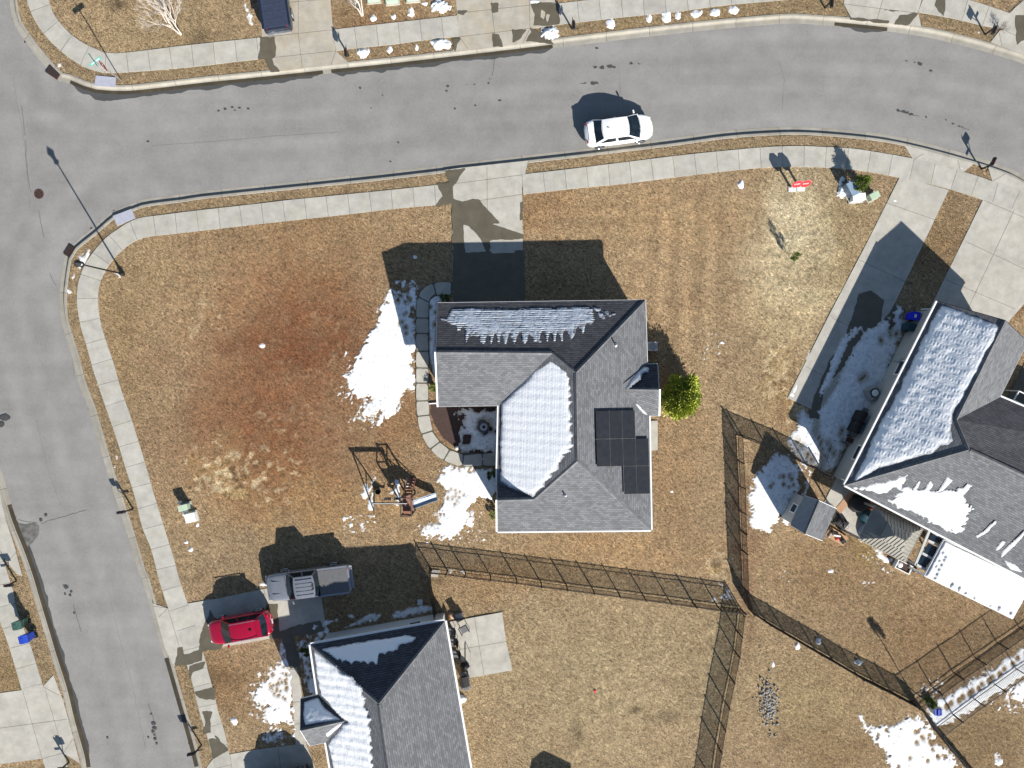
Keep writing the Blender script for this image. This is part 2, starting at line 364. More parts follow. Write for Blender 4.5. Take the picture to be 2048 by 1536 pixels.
# pixel coordinates of each ground point, to lay the lawn's worn and rusty patches where they are
def to_px(x, y):
    dx, dy, dz = x, y, -CAM_H; yc = dy * ca + dz * sa; zc = -dy * sa + dz * ca
    return 1024 + FPX * dx / -zc, 768 - FPX * yc / -zc
ux, uy = to_px(gxf, gyf)
base = np.tile(np.array(lin((166, 140, 104))), (len(gxf), 1))
blobs = [(570,640,210,180,(160,112,70),.8),(610,690,140,100,(118,68,38),.9),(520,860,190,130,(134,82,46),.85),(650,570,90,50,(140,94,54),.5),(800,850,90,110,(158,112,66),.6),(560,960,120,70,(148,92,46),.5),
 (440,930,60,50,(186,150,96),.6),(330,560,120,110,(178,148,104),.6),(640,1030,300,50,(182,148,100),.6),(640,460,260,60,(170,132,86),.5),(1300,430,260,80,(184,150,104),.7),(1330,640,120,180,(180,148,106),.6),(1090,420,70,50,(158,112,66),.5),(1600,500,95,150,(214,198,156),.95),(1570,460,40,60,(226,212,172),.6),(1560,640,80,90,(196,172,126),.7),(1690,520,80,80,(166,144,100),.6),
 (1440,690,60,60,(176,150,112),.5),(1180,1360,230,180,(176,156,116),.85),(1400,1300,120,120,(170,150,110),.6),(1000,1170,130,40,(160,124,80),.6),(1650,1140,150,90,(146,116,78),.7),(1850,1290,150,110,(140,108,70),.7),(1640,1400,140,90,(164,142,98),.7),(1700,1500,120,50,(130,104,66),.6),(1960,1480,100,60,(132,108,70),.7),
 (300,60,180,60,(172,148,106),.7),(760,60,120,50,(140,104,66),.7),(1330,30,220,25,(154,128,80),.6),(440,1360,90,60,(146,112,72),.8),(20,1340,60,60,(132,108,70),.7),(1240,1110,240,40,(178,142,96),.7),(1350,960,70,160,(170,134,92),.6),(1560,760,60,70,(178,146,92),.6),(1620,820,70,50,(172,132,86),.5),
 (640,1000,160,60,(168,128,78),.6),(240,700,60,140,(168,138,92),.6),(1700,430,50,60,(158,138,98),.5),(1480,1130,18,200,(130,84,60),.45),(1400,30,300,30,(150,124,78),.4),(430,120,120,20,(165,140,90),.4),(1990,60,60,50,(130,110,80),.6),(1890,490,50,80,(138,110,72),.8),(2040,620,30,50,(130,90,52),.8),(1740,1000,60,60,(150,118,72),.5),(1730,1090,60,30,(150,128,66),.5)]
for bx, by, rx, ry, c, s in blobs:
    wx = ux + 26 * fbm(gxf * .45, gyf * .45, 31, 4) * 2; wy = uy + 26 * fbm(gxf * .45, gyf * .45, 77, 4) * 2
    w = s * np.exp(-(((wx - bx) / rx) ** 2 + ((wy - by) / ry) ** 2) ** 1.3)
    base = base * (1 - w[:, None]) + np.array(lin(c)) * w[:, None]
pat = fbm(gxf * .22, gyf * .22, 9, 5)
base *= (1 + .20 * pat)[:, None]
rustn = np.clip(fbm(gxf * .7, gyf * .7, 21, 5) * 2.2 + .1, 0, 1) * np.exp(-(((ux - 560) / 270) ** 2 + ((uy - 760) / 260) ** 2) ** 2)
base = base * (1 - .40 * rustn[:, None]) + np.array(lin((124, 74, 42))) * .40 * rustn[:, None]
mow = np.sin((ux + (uy - 500) * .03) * 2 * np.pi / 47) * np.exp(-(((ux - 1370) / 110) ** 2 + ((uy - 560) / 210) ** 2) ** 2)
mow2 = np.sin(uy * 2 * np.pi / 38) * np.exp(-(((ux - 1180) / 160) ** 2 + ((uy - 450) / 50) ** 2) ** 2)
base *= (1 + .17 * mow + .11 * mow2)[:, None]
bare = [(475,985,30,12),(1430,1140,20,8)]
for bx, by, rx, ry in bare:
    w = np.exp(-(((ux - bx) / rx) ** 2 + ((uy - by) / ry) ** 2)); w = np.clip((w + .55 * fbm(gxf * 3, gyf * 3, 40, 4) - .35) * 4, 0, 1)
    base = base * (1 - w[:, None] * .75) + np.array(lin((196, 164, 104))) * w[:, None] * .75
for bx, by, rx, ry, am, th in [(490,950,130,80,.75,.16),(440,955,80,50,.7,.05),(560,850,110,60,.35,.26),(1590,470,90,120,.6,.08),(1560,620,70,120,.5,.14),(1560,760,60,70,.6,.06),(1440,1130,50,26,.8,.02),(390,640,70,60,.45,.22),(1350,1360,220,150,.25,.16),(1620,830,60,50,.6,.08),(640,700,160,160,.15,.30),(1700,420,80,60,.35,.2)]:
    w = np.exp(-(((ux - bx) / rx) ** 2 + ((uy - by) / ry) ** 2)); q = np.clip((fbm(gxf * 2.1, gyf * 2.6, 45, 5) * .9 + .5 * (w - 1) - th + .12) * 9, 0, 1) * am * np.clip(w * 1.6, 0, 1)
    base = base * (1 - q[:, None]) + np.array(lin((214, 190, 146))) * q[:, None]; q2 = np.clip((-fbm(gxf * 2.1 + .25, gyf * 2.6 - .3, 45, 5) * .9 + .5 * (w - 1) - th - .02) * 8, 0, 1) * am * .55 * np.clip(w * 1.6, 0, 1); base *= (1 - q2)[:, None]
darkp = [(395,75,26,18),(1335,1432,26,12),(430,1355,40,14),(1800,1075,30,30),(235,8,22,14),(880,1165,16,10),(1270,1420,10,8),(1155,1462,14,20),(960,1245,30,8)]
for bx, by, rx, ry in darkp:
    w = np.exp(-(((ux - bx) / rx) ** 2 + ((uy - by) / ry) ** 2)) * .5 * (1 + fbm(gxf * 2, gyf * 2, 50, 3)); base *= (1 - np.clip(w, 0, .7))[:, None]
vg = .75 * np.exp(-((dr + 1.45) / .8) ** 2)[:, None]; base = base * (1 - vg) + np.array(lin((146, 126, 92))) * vg; lum = base.mean(1, keepdims=True); base = np.clip((base * .89 + lum * .11) / .99, .01, .7)
nx, ny = len(X), len(Y); ii = (np.arange(ny - 1)[:, None] * nx + np.arange(nx - 1)[None, :]).ravel()
ground = npmesh('ground', np.c_[gxf, gyf, gz], np.c_[ii, ii + 1, ii + nx + 1, ii + nx], G['grass'], attr=base)
tag(ground, kind='structure')
def struct(name, mb, mats, **k):
    o = mb.build(name, mats, **k); return tag(o, kind='structure')
# ---------------------------------------------------------------- road and kerbs
rx_ = np.arange(-46, 46.01, .4); ry_ = np.arange(-38, 38.01, .4); RX, RY = np.meshgrid(rx_, ry_); rxf, ryf = RX.ravel(), RY.ravel(); rd = sdf(rxf, ryf, road_poly)
rk = 1 - .055 * np.exp(-((rd - 1.9) / .45) ** 2) - .045 * np.exp(-((rd - 3.5) / .4) ** 2) + .05 * np.exp(-((rd - 2.7) / .35) ** 2) + .05 * np.exp(-((rd - .5) / .5) ** 2) - .03 * np.exp(-((rd - 4.6) / .4) ** 2)
rk = rk * (1 + .025 * fbm(rxf * .12, ryf * .12, 61, 4) + .05 * fbm(rxf * .6, ryf * .6, 63, 4)); rux, ruy = to_px(rxf, ryf)
for bx, by, rx2, ry2, s in [(110,480,40,50,.12),(60,70,60,90,-.04),(280,110+90,120,60,.03),(1700,160,120,60,.05),(70,200,14,90,-.08),(170,330,60,30,.05),(200,1250,16,200,.05),(120,1000,14,160,.05),(260,1400,20,160,.04),(1400,150,200,20,-.03),(700,260,300,14,-.03),(1370,134,8,8,.1)]:
    rk *= 1 + s * np.exp(-((rux - bx) / rx2) ** 2 - ((ruy - by) / ry2) ** 2) * (1 + .8 * fbm(rxf * 1.3, ryf * 1.3, 66, 4))
ii = (np.arange(len(ry_) - 1)[:, None] * len(rx_) + np.arange(len(rx_) - 1)[None, :]).ravel(); nxr = len(rx_); ii = ii[(rd[ii] > -.42) & (rd[ii + 1] > -.42) & (rd[ii + nxr] > -.42) & (rd[ii + nxr + 1] > -.42)]
Fq = np.c_[ii, ii + 1, ii + nxr + 1, ii + nxr]; us = np.unique(Fq); rm = -np.ones(len(rxf), int); rm[us] = np.arange(len(us))
road = npmesh('road', np.c_[rxf, ryf, np.full(len(rxf), RZ)][us], rm[Fq], G['asphalt'], attr=np.repeat(rk[us][:, None], 3, 1)); tag(road, kind='structure')
KP = [(-.02, RZ - .03), (-.02, RZ + .002), (.0, RZ + .006), (.30, RZ + .016), (.335, RZ + .03), (.365, -.02), (.39, .012), (.42, .02), (.56, .02), (.575, .0), (.58, -.3)]
KPN = [(-.02, RZ - .03), (-.02, RZ + .002), (.0, RZ + .006), (.26, RZ + .016), (.33, RZ + .04), (.40, -.02), (.44, .01), (.47, .02), (.575, .02), (.59, .0), (.595, -.3)]
struct('kerb', sweep(LN, KPN), G['kerb']); struct('kerb', sweep(LS, KP), G['kerb']); struct('kerb', sweep(LW, KP), G['kerb'])

# ---------------------------------------------------------------- thin decals with ragged outlines (stains, wet concrete, tar)
def field_sheet(name, polys, z, mat, cell=.07, amp=.12, freq=2.2, cap=.6, holes=(), seed=1, kind='stuff', parent=None, zf=None, px=True):
    allv = []; allf = []; n0 = 0
    for pi, poly in enumerate(polys):
        w = PX(poly, z) if px else poly; a = np.array(w); lo = a.min(0) - .3; hi = a.max(0) + .3
        xs = np.arange(lo[0], hi[0], cell); ys = np.arange(lo[1], hi[1], cell); x, y = np.meshgrid(xs, ys)
        F = np.minimum(sdf(x, y, w), cap) + amp * fbm(x * freq, y * freq, seed + pi * 5, 4)
        for h in holes:
            hw = PX(h, z); F = np.minimum(F, -sdf(x, y, hw) + amp * .5 * fbm(x * freq * 1.5, y * freq * 1.5, seed + 90, 3))
        for j in range(len(ys) - 1):
            r0, r1 = F[j], F[j + 1]; act = np.nonzero((r0[:-1] > 0) | (r0[1:] > 0) | (r1[:-1] > 0) | (r1[1:] > 0))[0]
            for i in act:
                q = [(xs[i], ys[j], r0[i]), (xs[i + 1], ys[j], r0[i + 1]), (xs[i + 1], ys[j + 1], r1[i + 1]), (xs[i], ys[j + 1], r1[i])]
                out = []
                for k in range(4):
                    A, B = q[k], q[(k + 1) % 4]
                    if A[2] > 0: out.append((A[0], A[1]))
                    if (A[2] > 0) != (B[2] > 0):
                        t = A[2] / (A[2] - B[2]); out.append((A[0] + (B[0] - A[0]) * t, A[1] + (B[1] - A[1]) * t))
                if len(out) > 2:
                    allv += [(p[0], p[1], z + pi * .0006) for p in out]; allf.append(list(range(n0, n0 + len(out)))); n0 += len(out)
    mb = MB(); mb.v = allv; mb.f = allf; mb.m = [0] * len(allf); mb.uv = [None] * len(allf)
    o = mb.build(name, mat, parent)
    if kind: o['kind'] = kind
    return o

# ---------------------------------------------------------------- pavements and drives (concrete sheets)
SZ = .030
def walk_strip(outer, inner, z=SZ, name='pavement', u0=0):
    a, b = smooth_line(outer, .5), smooth_line(inner, .5)
    def resample(l, n):
        s = arclen(l); out = []; j = 0
        for k in range(n):
            t = s[-1] * k / (n - 1)
            while j < len(s) - 2 and s[j + 1] < t: j += 1
            f = (t - s[j]) / max(1e-9, s[j + 1] - s[j]); out.append(l[j].lerp(l[j + 1], min(1, f)))
        return out
    n = int(arclen(a)[-1] / .3) + 2; a = resample(a, n); bl = resample(b, n * 6)
    b = []; last = 0
    for p in a:
        j = min(range(last, min(len(bl), last + 60)), key=lambda q: (bl[q] - p).length); last = j; b.append(bl[j])
    b[0] = bl[0]; b[-1] = bl[-1]
    mid = [(p + q) / 2 for p, q in zip(a, b)]; s = arclen(mid)
    vs = []; fs = []; uv = []
    for p, q in zip(a, b): vs += [(p.x, p.y, z - .13), (p.x, p.y, z), (q.x, q.y, z), (q.x, q.y, z - .13)]
    for i in range(n - 1):
        for j in range(3):
            fs.append((i * 4 + j, i * 4 + j + 1, (i + 1) * 4 + j + 1, (i + 1) * 4 + j)); uv.append([(s[i] + u0, j), (s[i] + u0, j + 1), (s[i + 1] + u0, j + 1), (s[i + 1] + u0, j)])
    return struct(name, MB().add(vs, fs, 0, uv), G['walk'])
walk_strip([(377,1340),(357,1270),(336,1214),(316,1152),(312,1133),(300,1090),(285,1055),(270,993),(252,938),(237,888),(220,838),(196,768),(187,741),(174,693),(162,654),(155,614),(154,594),(157,564),(165,540),(175,521),(192,498),(212,476),(235,459),(272,438),(332,429),(387,422),(512,408),(589,399),(752,383),(874,370),(906,366)],
           [(415,1335),(394,1262),(375,1206),(357,1152),(349,1120),(336,1079),(325,1042),(307,985),(291,928),(275,875),(260,829),(239,768),(229,731),(212,681),(200,638),(196,594),(202,559),(222,524),(252,494),(286,476),(337,469),(390,463),(512,449),(693,429),(807,416),(906,408)])
walk_strip([(378,1336),(390,1387),(400,1427),(415,1474),(425,1514),(432,1550),(470,1700)], [(410,1322),(425,1374),(437,1424),(450,1467),(458,1505),(466,1540),(510,1690)], SZ - .004)
walk_strip([(1044,349),(1149,337),(1351,312),(1456,301),(1536,294),(1596,292),(1648,294),(1703,297),(1751,304),(1798,312),(1846,322),(1938,347),(1982,362),(2060,392),(2200,470)],
           [(1046,389),(1153,377),(1254,367),(1356,354),(1459,342),(1536,335),(1596,334),(1646,335),(1698,339),(1743,345),(1791,354),(1838,364),(1886,375),(1930,388),(1966,400),(2040,425),(2180,505)])
walk_strip([(30,-160),(40,-70),(54,0),(61,22),(75,50),(100,82),(137,115),(160,130),(191,142),(232,146),(375,135),(512,119),(532,117)],
           [(78,-160),(88,-70),(97,0),(107,27),(130,57),(160,82),(195,99),(232,107),(372,91),(475,80),(524,75)])
walk_strip([(672,102),(729,95),(787,89),(869,78),(919,73)], [(664,60),(729,52),(784,46),(864,37),(914,31)])
walk_strip([(1116,50),(1149,46),(1244,35),(1351,24),(1449,11),(1536,3),(1600,-2),(1690,0)], [(1110,8),(1144,4),(1240,-7),(1346,-18),(1445,-31),(1536,-39),(1600,-43),(1690,-42)])
walk_strip([(1836,25),(1888,34),(1926,42),(1966,52),(2003,58)], [(1850,-14),(1900,-8),(1938,0),(1976,12),(2020,27)])
walk_strip([(-20,1050),(2,1100),(13,1140),(25,1177),(35,1224),(60,1287),(70,1319),(87,1374)], [(-70,1050),(-40,1110),(-20,1170),(0,1240),(15,1282),(30,1331),(44,1380)])
walk_strip([(128,1505),(140,1550),(180,1700)], [(85,1517),(98,1560),(138,1710)])
def slab(name, polys, joints=(), z=SZ - .004, jz=None, mat='conc', w=.022, kind='structure'):
    mb = MB()
    for p in polys: mb.prism(PX(p), z - .12, z)
    for (a, b) in joints:
        A, B = Vector(P(*a)[:2]), Vector(P(*b)[:2]); n = (B - A).normalized(); n = Vector((-n.y, n.x)) * w / 2; zz = z + .0035
        mb.add([(A.x - n.x, A.y - n.y, zz), (B.x - n.x, B.y - n.y, zz), (B.x + n.x, B.y + n.y, zz), (A.x + n.x, A.y + n.y, zz)], [(0, 1, 2, 3)], 1)
    o = mb.build(name, [G[mat], G['joint']])
    if kind: o['kind'] = kind
    return o
JZ = SZ
# main drive of the corner house
slab('driveway', [[(890,340),(905,372),(905,606),(1047,602),(1044,378),(1057,321),(1040,323),(920,336)]],
     [((974,335),(976,604)),((907,409),(1044,389)),((906,368),(1044,350)),((906,508),(1046,506)),((890,340),(905,372)),((1057,321),(1044,378))], z=SZ - .006)
slab('driveway', [[(524,75),(514,-60),(650,-70),(661,0),(664,40),(672,102),(699,127),(660,131),(560,143),(541,145),(531,117)]],
     [((597,-60),(597,70)),((597,70),(605,136)),((524,75),(664,60)),((532,117),(672,102)),((672,102),(662,130)),((531,117),(552,144)),((517,10),(661,-2))], z=SZ - .006, mat='conc_st')
slab('driveway', [[(906,-60),(914,27),(919,75),(905,103),(1025,90),(1076,84),(1060,58),(1116,50),(1108,-60)]],
     [((983,-60),(984,20)),((984,20),(992,92)),((914,27),(1110,5)),((919,74),(1058,57)),((919,74),(936,98)),((1060,58),(1046,86)),((1058,-20),(1060,58)),((913,-20),(1110,-42))], z=SZ - .006, mat='conc_st')
slab('driveway', [[(1700,-60),(1687,8),(1702,35),(1776,46),(1842,53),(1836,25),(1860,-60)]], [((1768,-10),(1753,42)),((1687,8),(1763,18)),((1763,18),(1837,27)),((1836,25),(1818,50)),((1687,8),(1701,36)),((1770,-10),(1860,0))], z=SZ - .006)
slab('driveway', [[(2018,26),(2002,58),(1981,84),(2000,92),(2060,114),(2200,160),(2200,-40),(2048,0)]], [((2002,58),(2060,85)),((1998,66),(2003,92)),((2018,28),(2062,-20))], z=SZ - .006)
slab('driveway', [[(1800,353),(1897,380),(1828,526),(1793,599),(1725,728),(1671,841),(1575,796),(1656,634),(1736,481)]],
     [((1770,405),(1870,440)),((1718,520),(1828,572)),((1664,636),(1778,690)),((1610,732),(1717,790))], z=SZ - .006)
slab('driveway', [[(1806,313),(1798,336),(1846,325),(1960,356),(2050,395),(2190,470),(2240,520),(2180,800),(2011,650),(1950,650),(1850,640),(1862,612),(1966,400),(1880,374),(1850,363),(1798,352),(1815,290),(1860,304),(1944,326),(1922,347),(1982,362),(2002,336),(2050,363),(2200,460)][::1][:0] or
      [(1966,399),(1982,364),(2200,465),(2240,640),(2090,560),(2011,650),(1850,640),(1862,612)]],
     [((2045,384),(1925,640)),((1966,400),(2110,462)),((1931,483),(2070,548)),((1893,560),(2030,618))], z=SZ - .006)
slab('driveway', [[(1808,290),(1826,320),(1846,322),(1926,345),(1948,327),(1861,304)]], [((1826,320),(1846,308)),((1915,320),(1920,340))], z=SZ - .006)
slab('driveway', [[(1976,334),(1984,363),(2200,470),(2200,450),(2050,367),(2010,347)]], [((1984,363),(2010,348))], z=SZ - .007)
slab('driveway', [[(306,1207),(336,1216),(375,1207),(440,1196),(512,1181),(640,1155),(642,1190),(650,1240),(640,1262),(562,1275),(545,1276),(487,1287),(405,1299),(365,1313),(348,1332),(330,1296)]],
     [((336,1216),(365,1313)),((375,1206),(405,1299)),((528,1178),(545,1276)),((306,1212),(336,1216)),((365,1313),(346,1330)),((336,1216),(318,1234))], z=SZ - .006)
slab('driveway', [[(0,1386),(44,1380),(86,1373),(107,1350),(126,1400),(140,1450),(160,1526),(130,1508),(85,1517),(0,1528),(-120,1545),(-120,1400)]],
     [((46,1382),(85,1517)),((91,1380),(128,1505)),((0,1456),(134,1438)),((86,1373),(118,1390)),((128,1505),(146,1478))], z=SZ - .006)
slab('driveway', [[(-60,1000),(0,990),(12,1040),(30,1096),(45,1152),(34,1148),(10,1118),(-60,1060)]], [((14,1126),(33,1104)),((33,1104),(45,1150))], z=SZ - .006)
slab('driveway', [[(410,1540),(424,1520),(462,1508),(512,1499),(612,1487),(640,1560),(640,1700),(420,1700)]], [((460,1508),(474,1600)),((556,1494),(570,1600))], z=SZ - .006)
slab('garden_path', [[(562,1276),(582,1272),(594,1335),(602,1375),(607,1430),(612,1487),(592,1490),(588,1440),(584,1380),(575,1337)]], [((568,1302),(588,1299)),((577,1340),(597,1337)),((585,1405),(605,1402)),((590,1448),(608,1446))], z=SZ - .005)
slab('patio', [[(900,1243),(1004,1224),(1012,1282),(1025,1340),(934,1356)]], [((949,1235),(968,1349)),((910,1300),(1015,1282))], z=.055)
slab('patio', [[(1297,842),(1315,841),(1315,900),(1298,901)]], z=.05)
slab('patio', [[(1673,955),(1706,965),(1745,1040),(1716,1078),(1640,1020)]], z=.04, mat='conc')
# curved stamped walk of the corner house: damp bed with dry slabs
PLINE = [(906,577),(882,577),(862,582),(849,596),(845,620),(845,680),(845,770),(845,800),(847,830),(853,860),(868,888),(890,908),(915,918),(940,920),(996,918)]
pl = smooth_line(PLINE, .25); struct('garden_path', sweep(pl, [(.47, -.06), (.47, .036), (-.47, .036), (-.47, -.06)]), G['conc_wet_shade'])
ps = arclen(pl); pn = normals(pl); polys = []; t = .15; k = 0
while t < ps[-1] - 1.0:
    L = random.uniform(.95, 1.35); pts = []
    for sgn in (1, -1):
        seq = [0, .06, .2, .5, .8, .94, 1] if sgn > 0 else [1, .94, .8, .5, .2, .06, 0]
        for q in seq:
            s = t + L * q; j = max(i for i in range(len(ps)) if ps[i] <= s); rnd = .34 if q in (0, 1) else (.41 if q in (.06, .94) else .43)
            if sgn > 0 and k % 3 == 1: rnd -= .08 * (1 - q)
            pts.append((pl[j].x + pn[j].x * rnd * sgn + (s - ps[j]) * -(-pn[j].y), pl[j].y + pn[j].y * rnd * sgn + (s - ps[j]) * -(pn[j].x)))
    polys.append(pts); t += L + .09; k += 1
field_sheet('dry_slab', polys, .0405, G['conc'], cell=.05, amp=.03, freq=3, cap=.2, px=False)

# ---------------------------------------------------------------- damp patches, stains, tar
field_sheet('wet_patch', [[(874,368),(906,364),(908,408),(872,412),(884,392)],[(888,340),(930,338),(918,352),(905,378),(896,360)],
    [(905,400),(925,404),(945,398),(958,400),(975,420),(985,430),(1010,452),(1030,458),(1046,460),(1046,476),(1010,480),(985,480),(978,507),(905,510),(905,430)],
    [(905,500),(1048,500),(1048,604),(905,606)],[(1040,404),(1047,404),(1047,460),(1038,450)]], SZ + .002, G['conc_wet_shade'],
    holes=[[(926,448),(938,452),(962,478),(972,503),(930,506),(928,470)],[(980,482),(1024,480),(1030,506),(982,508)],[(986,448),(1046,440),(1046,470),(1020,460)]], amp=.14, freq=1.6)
field_sheet('wet_patch', [[(520,75),(549,73),(552,110),(545,118),(548,130),(560,143),(541,145),(528,117),(517,117)],[(917,22),(940,20),(926,30),(916,28)],[(980,5),(998,5),(996,24),(984,26)],[(984,66),(1000,68),(1008,96),(986,94)],
    [(1060,8),(1100,5),(1118,10),(1120,48),(1100,52),(1066,52),(1070,30)],[(905,78),(922,76),(914,90),(910,104)],[(1060,56),(1090,66),(1110,90),(1076,84),(1050,84),(1062,66)],[(1024,60),(1056,58),(1040,76),(1026,86)]], SZ + .0045, G['conc_wet_shade'], amp=.12, freq=2, holes=[[(1082,18),(1092,24),(1088,40),(1082,34)],[(1094,26),(1100,30),(1096,46),(1092,40)]])
field_sheet('wet_patch', [[(1766,20),(1830,26),(1800,30),(1790,48),(1816,50),(1836,28),(1820,24)],[(1874,-10),(1892,-6),(1888,34),(1876,24),(1870,10)],[(2030,30),(2060,30),(2050,80),(2034,90),(2032,60)],[(1700,34),(1780,42),(1776,47),(1700,40)]], SZ + .0045, G['conc_wet_shade'], amp=.1, freq=2)
field_sheet('wet_patch', [[(1716,588),(1740,580),(1768,600),(1764,640),(1790,612),(1800,640),(1700,720),(1650,770),(1640,840),(1620,835),(1630,790),(1660,720),(1690,680),(1696,650),(1708,620)]], SZ + .002, G['conc_wet_shade'], amp=.16, freq=1.4)
field_sheet('wet_patch', [[(405,1262),(420,1220),(430,1240),(425,1270),(450,1283),(440,1300),(400,1302),(398,1285)],[(532,1208),(555,1208),(556,1230),(560,1262),(600,1250),(640,1242),(648,1262),(560,1278),(540,1276)],[(355,1296),(366,1292),(368,1308),(405,1300),(404,1322),(376,1330),(350,1332)],
    [(376,1332),(412,1322),(406,1336),(386,1345),(380,1360)],[(388,1384),(430,1374),(432,1402),(400,1396)],[(405,1424),(425,1424),(420,1440),(424,1466),(404,1470),(412,1446)],[(416,1478),(440,1480),(430,1472),(458,1500),(426,1518)],[(562,1276),(584,1272),(600,1330),(580,1340)],[(1660,0),(1661,0),(1661,1)]], SZ + .003, G['conc_wet_shade'], amp=.12, freq=2)
def ribbon(kline, i0, i1, prof, mat, name='wet_gutter', edge=.0, noise_amp=.0, seed=3):
    def near_i(px):
        w = Vector(P(*px)[:2]); return min(range(len(kline)), key=lambda k: (kline[k] - w).length)
    a, b = sorted((near_i(i0), near_i(i1))); seg = kline[a:b + 1]; fine = []
    for p, q in zip(seg, seg[1:]): fine += [p.lerp(q, t / 3) for t in range(3)]
    fine.append(seg[-1]); ns = normals(fine); s = arclen(fine); k = len(prof); vs = []; fs = []
    for i, (p, n) in enumerate(zip(fine, ns)):
        j = noise_amp * (float(fbm(np.array([s[i] * .9]), np.array([seed * 3.1]), seed, 4)[0]) + .6) + edge
        endf = min(1, min(s[i], s[-1] - s[i]) / .8)
        for jj, (off, z) in enumerate(prof):
            o_ = off - max(0, j) * endf if jj == 0 else off
            vs.append((p.x + n.x * o_, p.y + n.y * o_, z))
    for i in range(len(fine) - 1):
        for j in range(k - 1): fs.append((i * k + j, (i + 1) * k + j, (i + 1) * k + j + 1, i * k + j + 1))
    o = MB().add(vs, fs).build(name, mat); o['kind'] = 'stuff'; return o
for i0, i1, sd_ in (((150,172),(640,146),4),((660,144),(1100,95),6),((1670,50),(1780,60),8)):
    ribbon(LN, i0, i1, [(0, RZ + .0035), (.03, RZ + .0035)], G['asphalt_wet'], 'wet_asphalt', .03, .34, sd_)
    ribbon(LN, i0, i1, [(-.015, RZ + .0075), (.0, RZ + .0105), (.22, RZ + .019)], G['kerb_wet'])
ribbon(LW, (175,1520), (30,1040), [(0, RZ + .0035), (.03, RZ + .0035)], G['asphalt_wet'], 'wet_asphalt', .02, .26, 11)
ribbon(LW, (178,1536), (20,1010), [(-.015, RZ + .0075), (.0, RZ + .0105), (.29, RZ + .020)], G['kerb_wet'])
ribbon(LS, (325,1310), (387,1536), [(-.015, RZ + .0075), (.0, RZ + .0105), (.29, RZ + .020)], G['kerb_wet'])
field_sheet('wet_patch', [[(178,180),(200,186),(250,187),(300,184),(360,178),(345,185),(300,190),(260,197),(210,203),(190,200),(180,190)],[(56,1105),(100,1095),(125,1110),(110,1130),(100,1152),(75,1150)][:0] or [(178,181),(190,186),(190,190)]], RZ + .006, G['asphalt_wet'], amp=.08)
field_sheet('road_patch', [[(30,1048),(70,1045),(80,1052),(78,1072),(55,1095),(42,1090),(34,1070)]], RZ + .004, M('sandy_repair', (.115, .112, .105), .85, var=.6, scale=2.5), amp=.1, freq=1.6)
spots = [(895,171,5),(893,182,5),(935,169,3),(950,169,3.4),(976,166,4),(979,158,3),(1000,201,4),(950,211,3),(910,217,2.5),(1193,96,5),(1190,134,6),(1205,135,8),(1220,133,7),(1228,134,4),(1262,127,5),(1278,128,3),(1170,166,3),(1185,166,7),(1193,166,4),(1813,122,3),(1838,126,4),(1841,128,5),(1830,125,3),(1862,142,4),(1794,120,2.5),(1796,221,5),(1806,224,6),(1814,226,6),(1822,229,5),(1853,235,4),(1907,247,4),(1918,252,4),(1925,254,3),(1893,240,2),
 (765,191,3),(721,176,3),(670,165,2),(742,217,2),(797,285,2),(782,323,3),(437,222,5),(450,218,4),(465,215,4),(480,216,4),(497,218,3),(470,221,3),(296,284,3),(133,1174,7),(127,1170,3),(142,1183,4),(141,1190,4),(130,1188,3),(149,1226,4),(308,1447,6),(309,1456,6),(306,1463,4),(311,1478,5),(309,1470,3),(314,1487,3),(297,1475,2),(216,1475,3),(303,1428,3),(8,835,14),(3,848,12),(82,1040,5),(92,1030,4)]
polys = []
for x, y, r in spots:
    rr = r * .72; polys.append([(x + rr * math.cos(a) * random.uniform(.7, 1.5), y + rr * .75 * math.sin(a) * random.uniform(.7, 1.2)) for a in [k * math.pi / 3 for k in range(6)]])
field_sheet('tar_spot', polys, RZ + .0045, G['tar'], cell=.05, amp=.07, freq=6, cap=.15)
def cracks(segs, w=.02, mat='tar', z=RZ + .0045, name='crack'):
    mb = MB()
    for pts in segs:
        ws = [Vector(P(*p)[:2]) for p in pts]; fine = []
        for a, b in zip(ws, ws[1:]):
            n = max(1, int((b - a).length / .25)); fine += [a.lerp(b, k / n) + Vector((random.uniform(-.03, .03), random.uniform(-.03, .03))) for k in range(n)]
        fine.append(ws[-1]); sweep(fine, [(-w / 2, z), (w / 2, z)], mb)
    o = mb.build(name, G[mat]); o['kind'] = 'stuff'; return o
cracks([[(24,150),(30,200),(44,260),(50,330),(58,420)],[(300,290),(420,282),(560,270),(690,262)],[(1240,150),(1242,190),(1250,215)],[(1560,120),(1570,160),(1566,220)],[(150,640),(140,700),(146,760)],[(215,1180),(235,1270),(262,1370),(290,1500)],[(70,840),(90,930),(118,1010)]], .018, 'crack_seal')
cracks([[(48,280),(51,330),(58,380),(60,384)],[(75,420),(80,450),(86,475)],[(98,545),(103,560),(110,570)],[(72,1046),(52,1044),(34,1040)],[(80,1048),(100,1040),(130,1033),(172,1020)],[(144,1210),(152,1238),(160,1265)],[(294,1408),(303,1430),(306,1448),(311,1480)],[(40,210),(48,270)],[(989,110),(987,135),(984,150)],[(1175,165),(1160,166)],[(1824,229),(1840,231)],[(1918,252),(1942,258)]], .03)
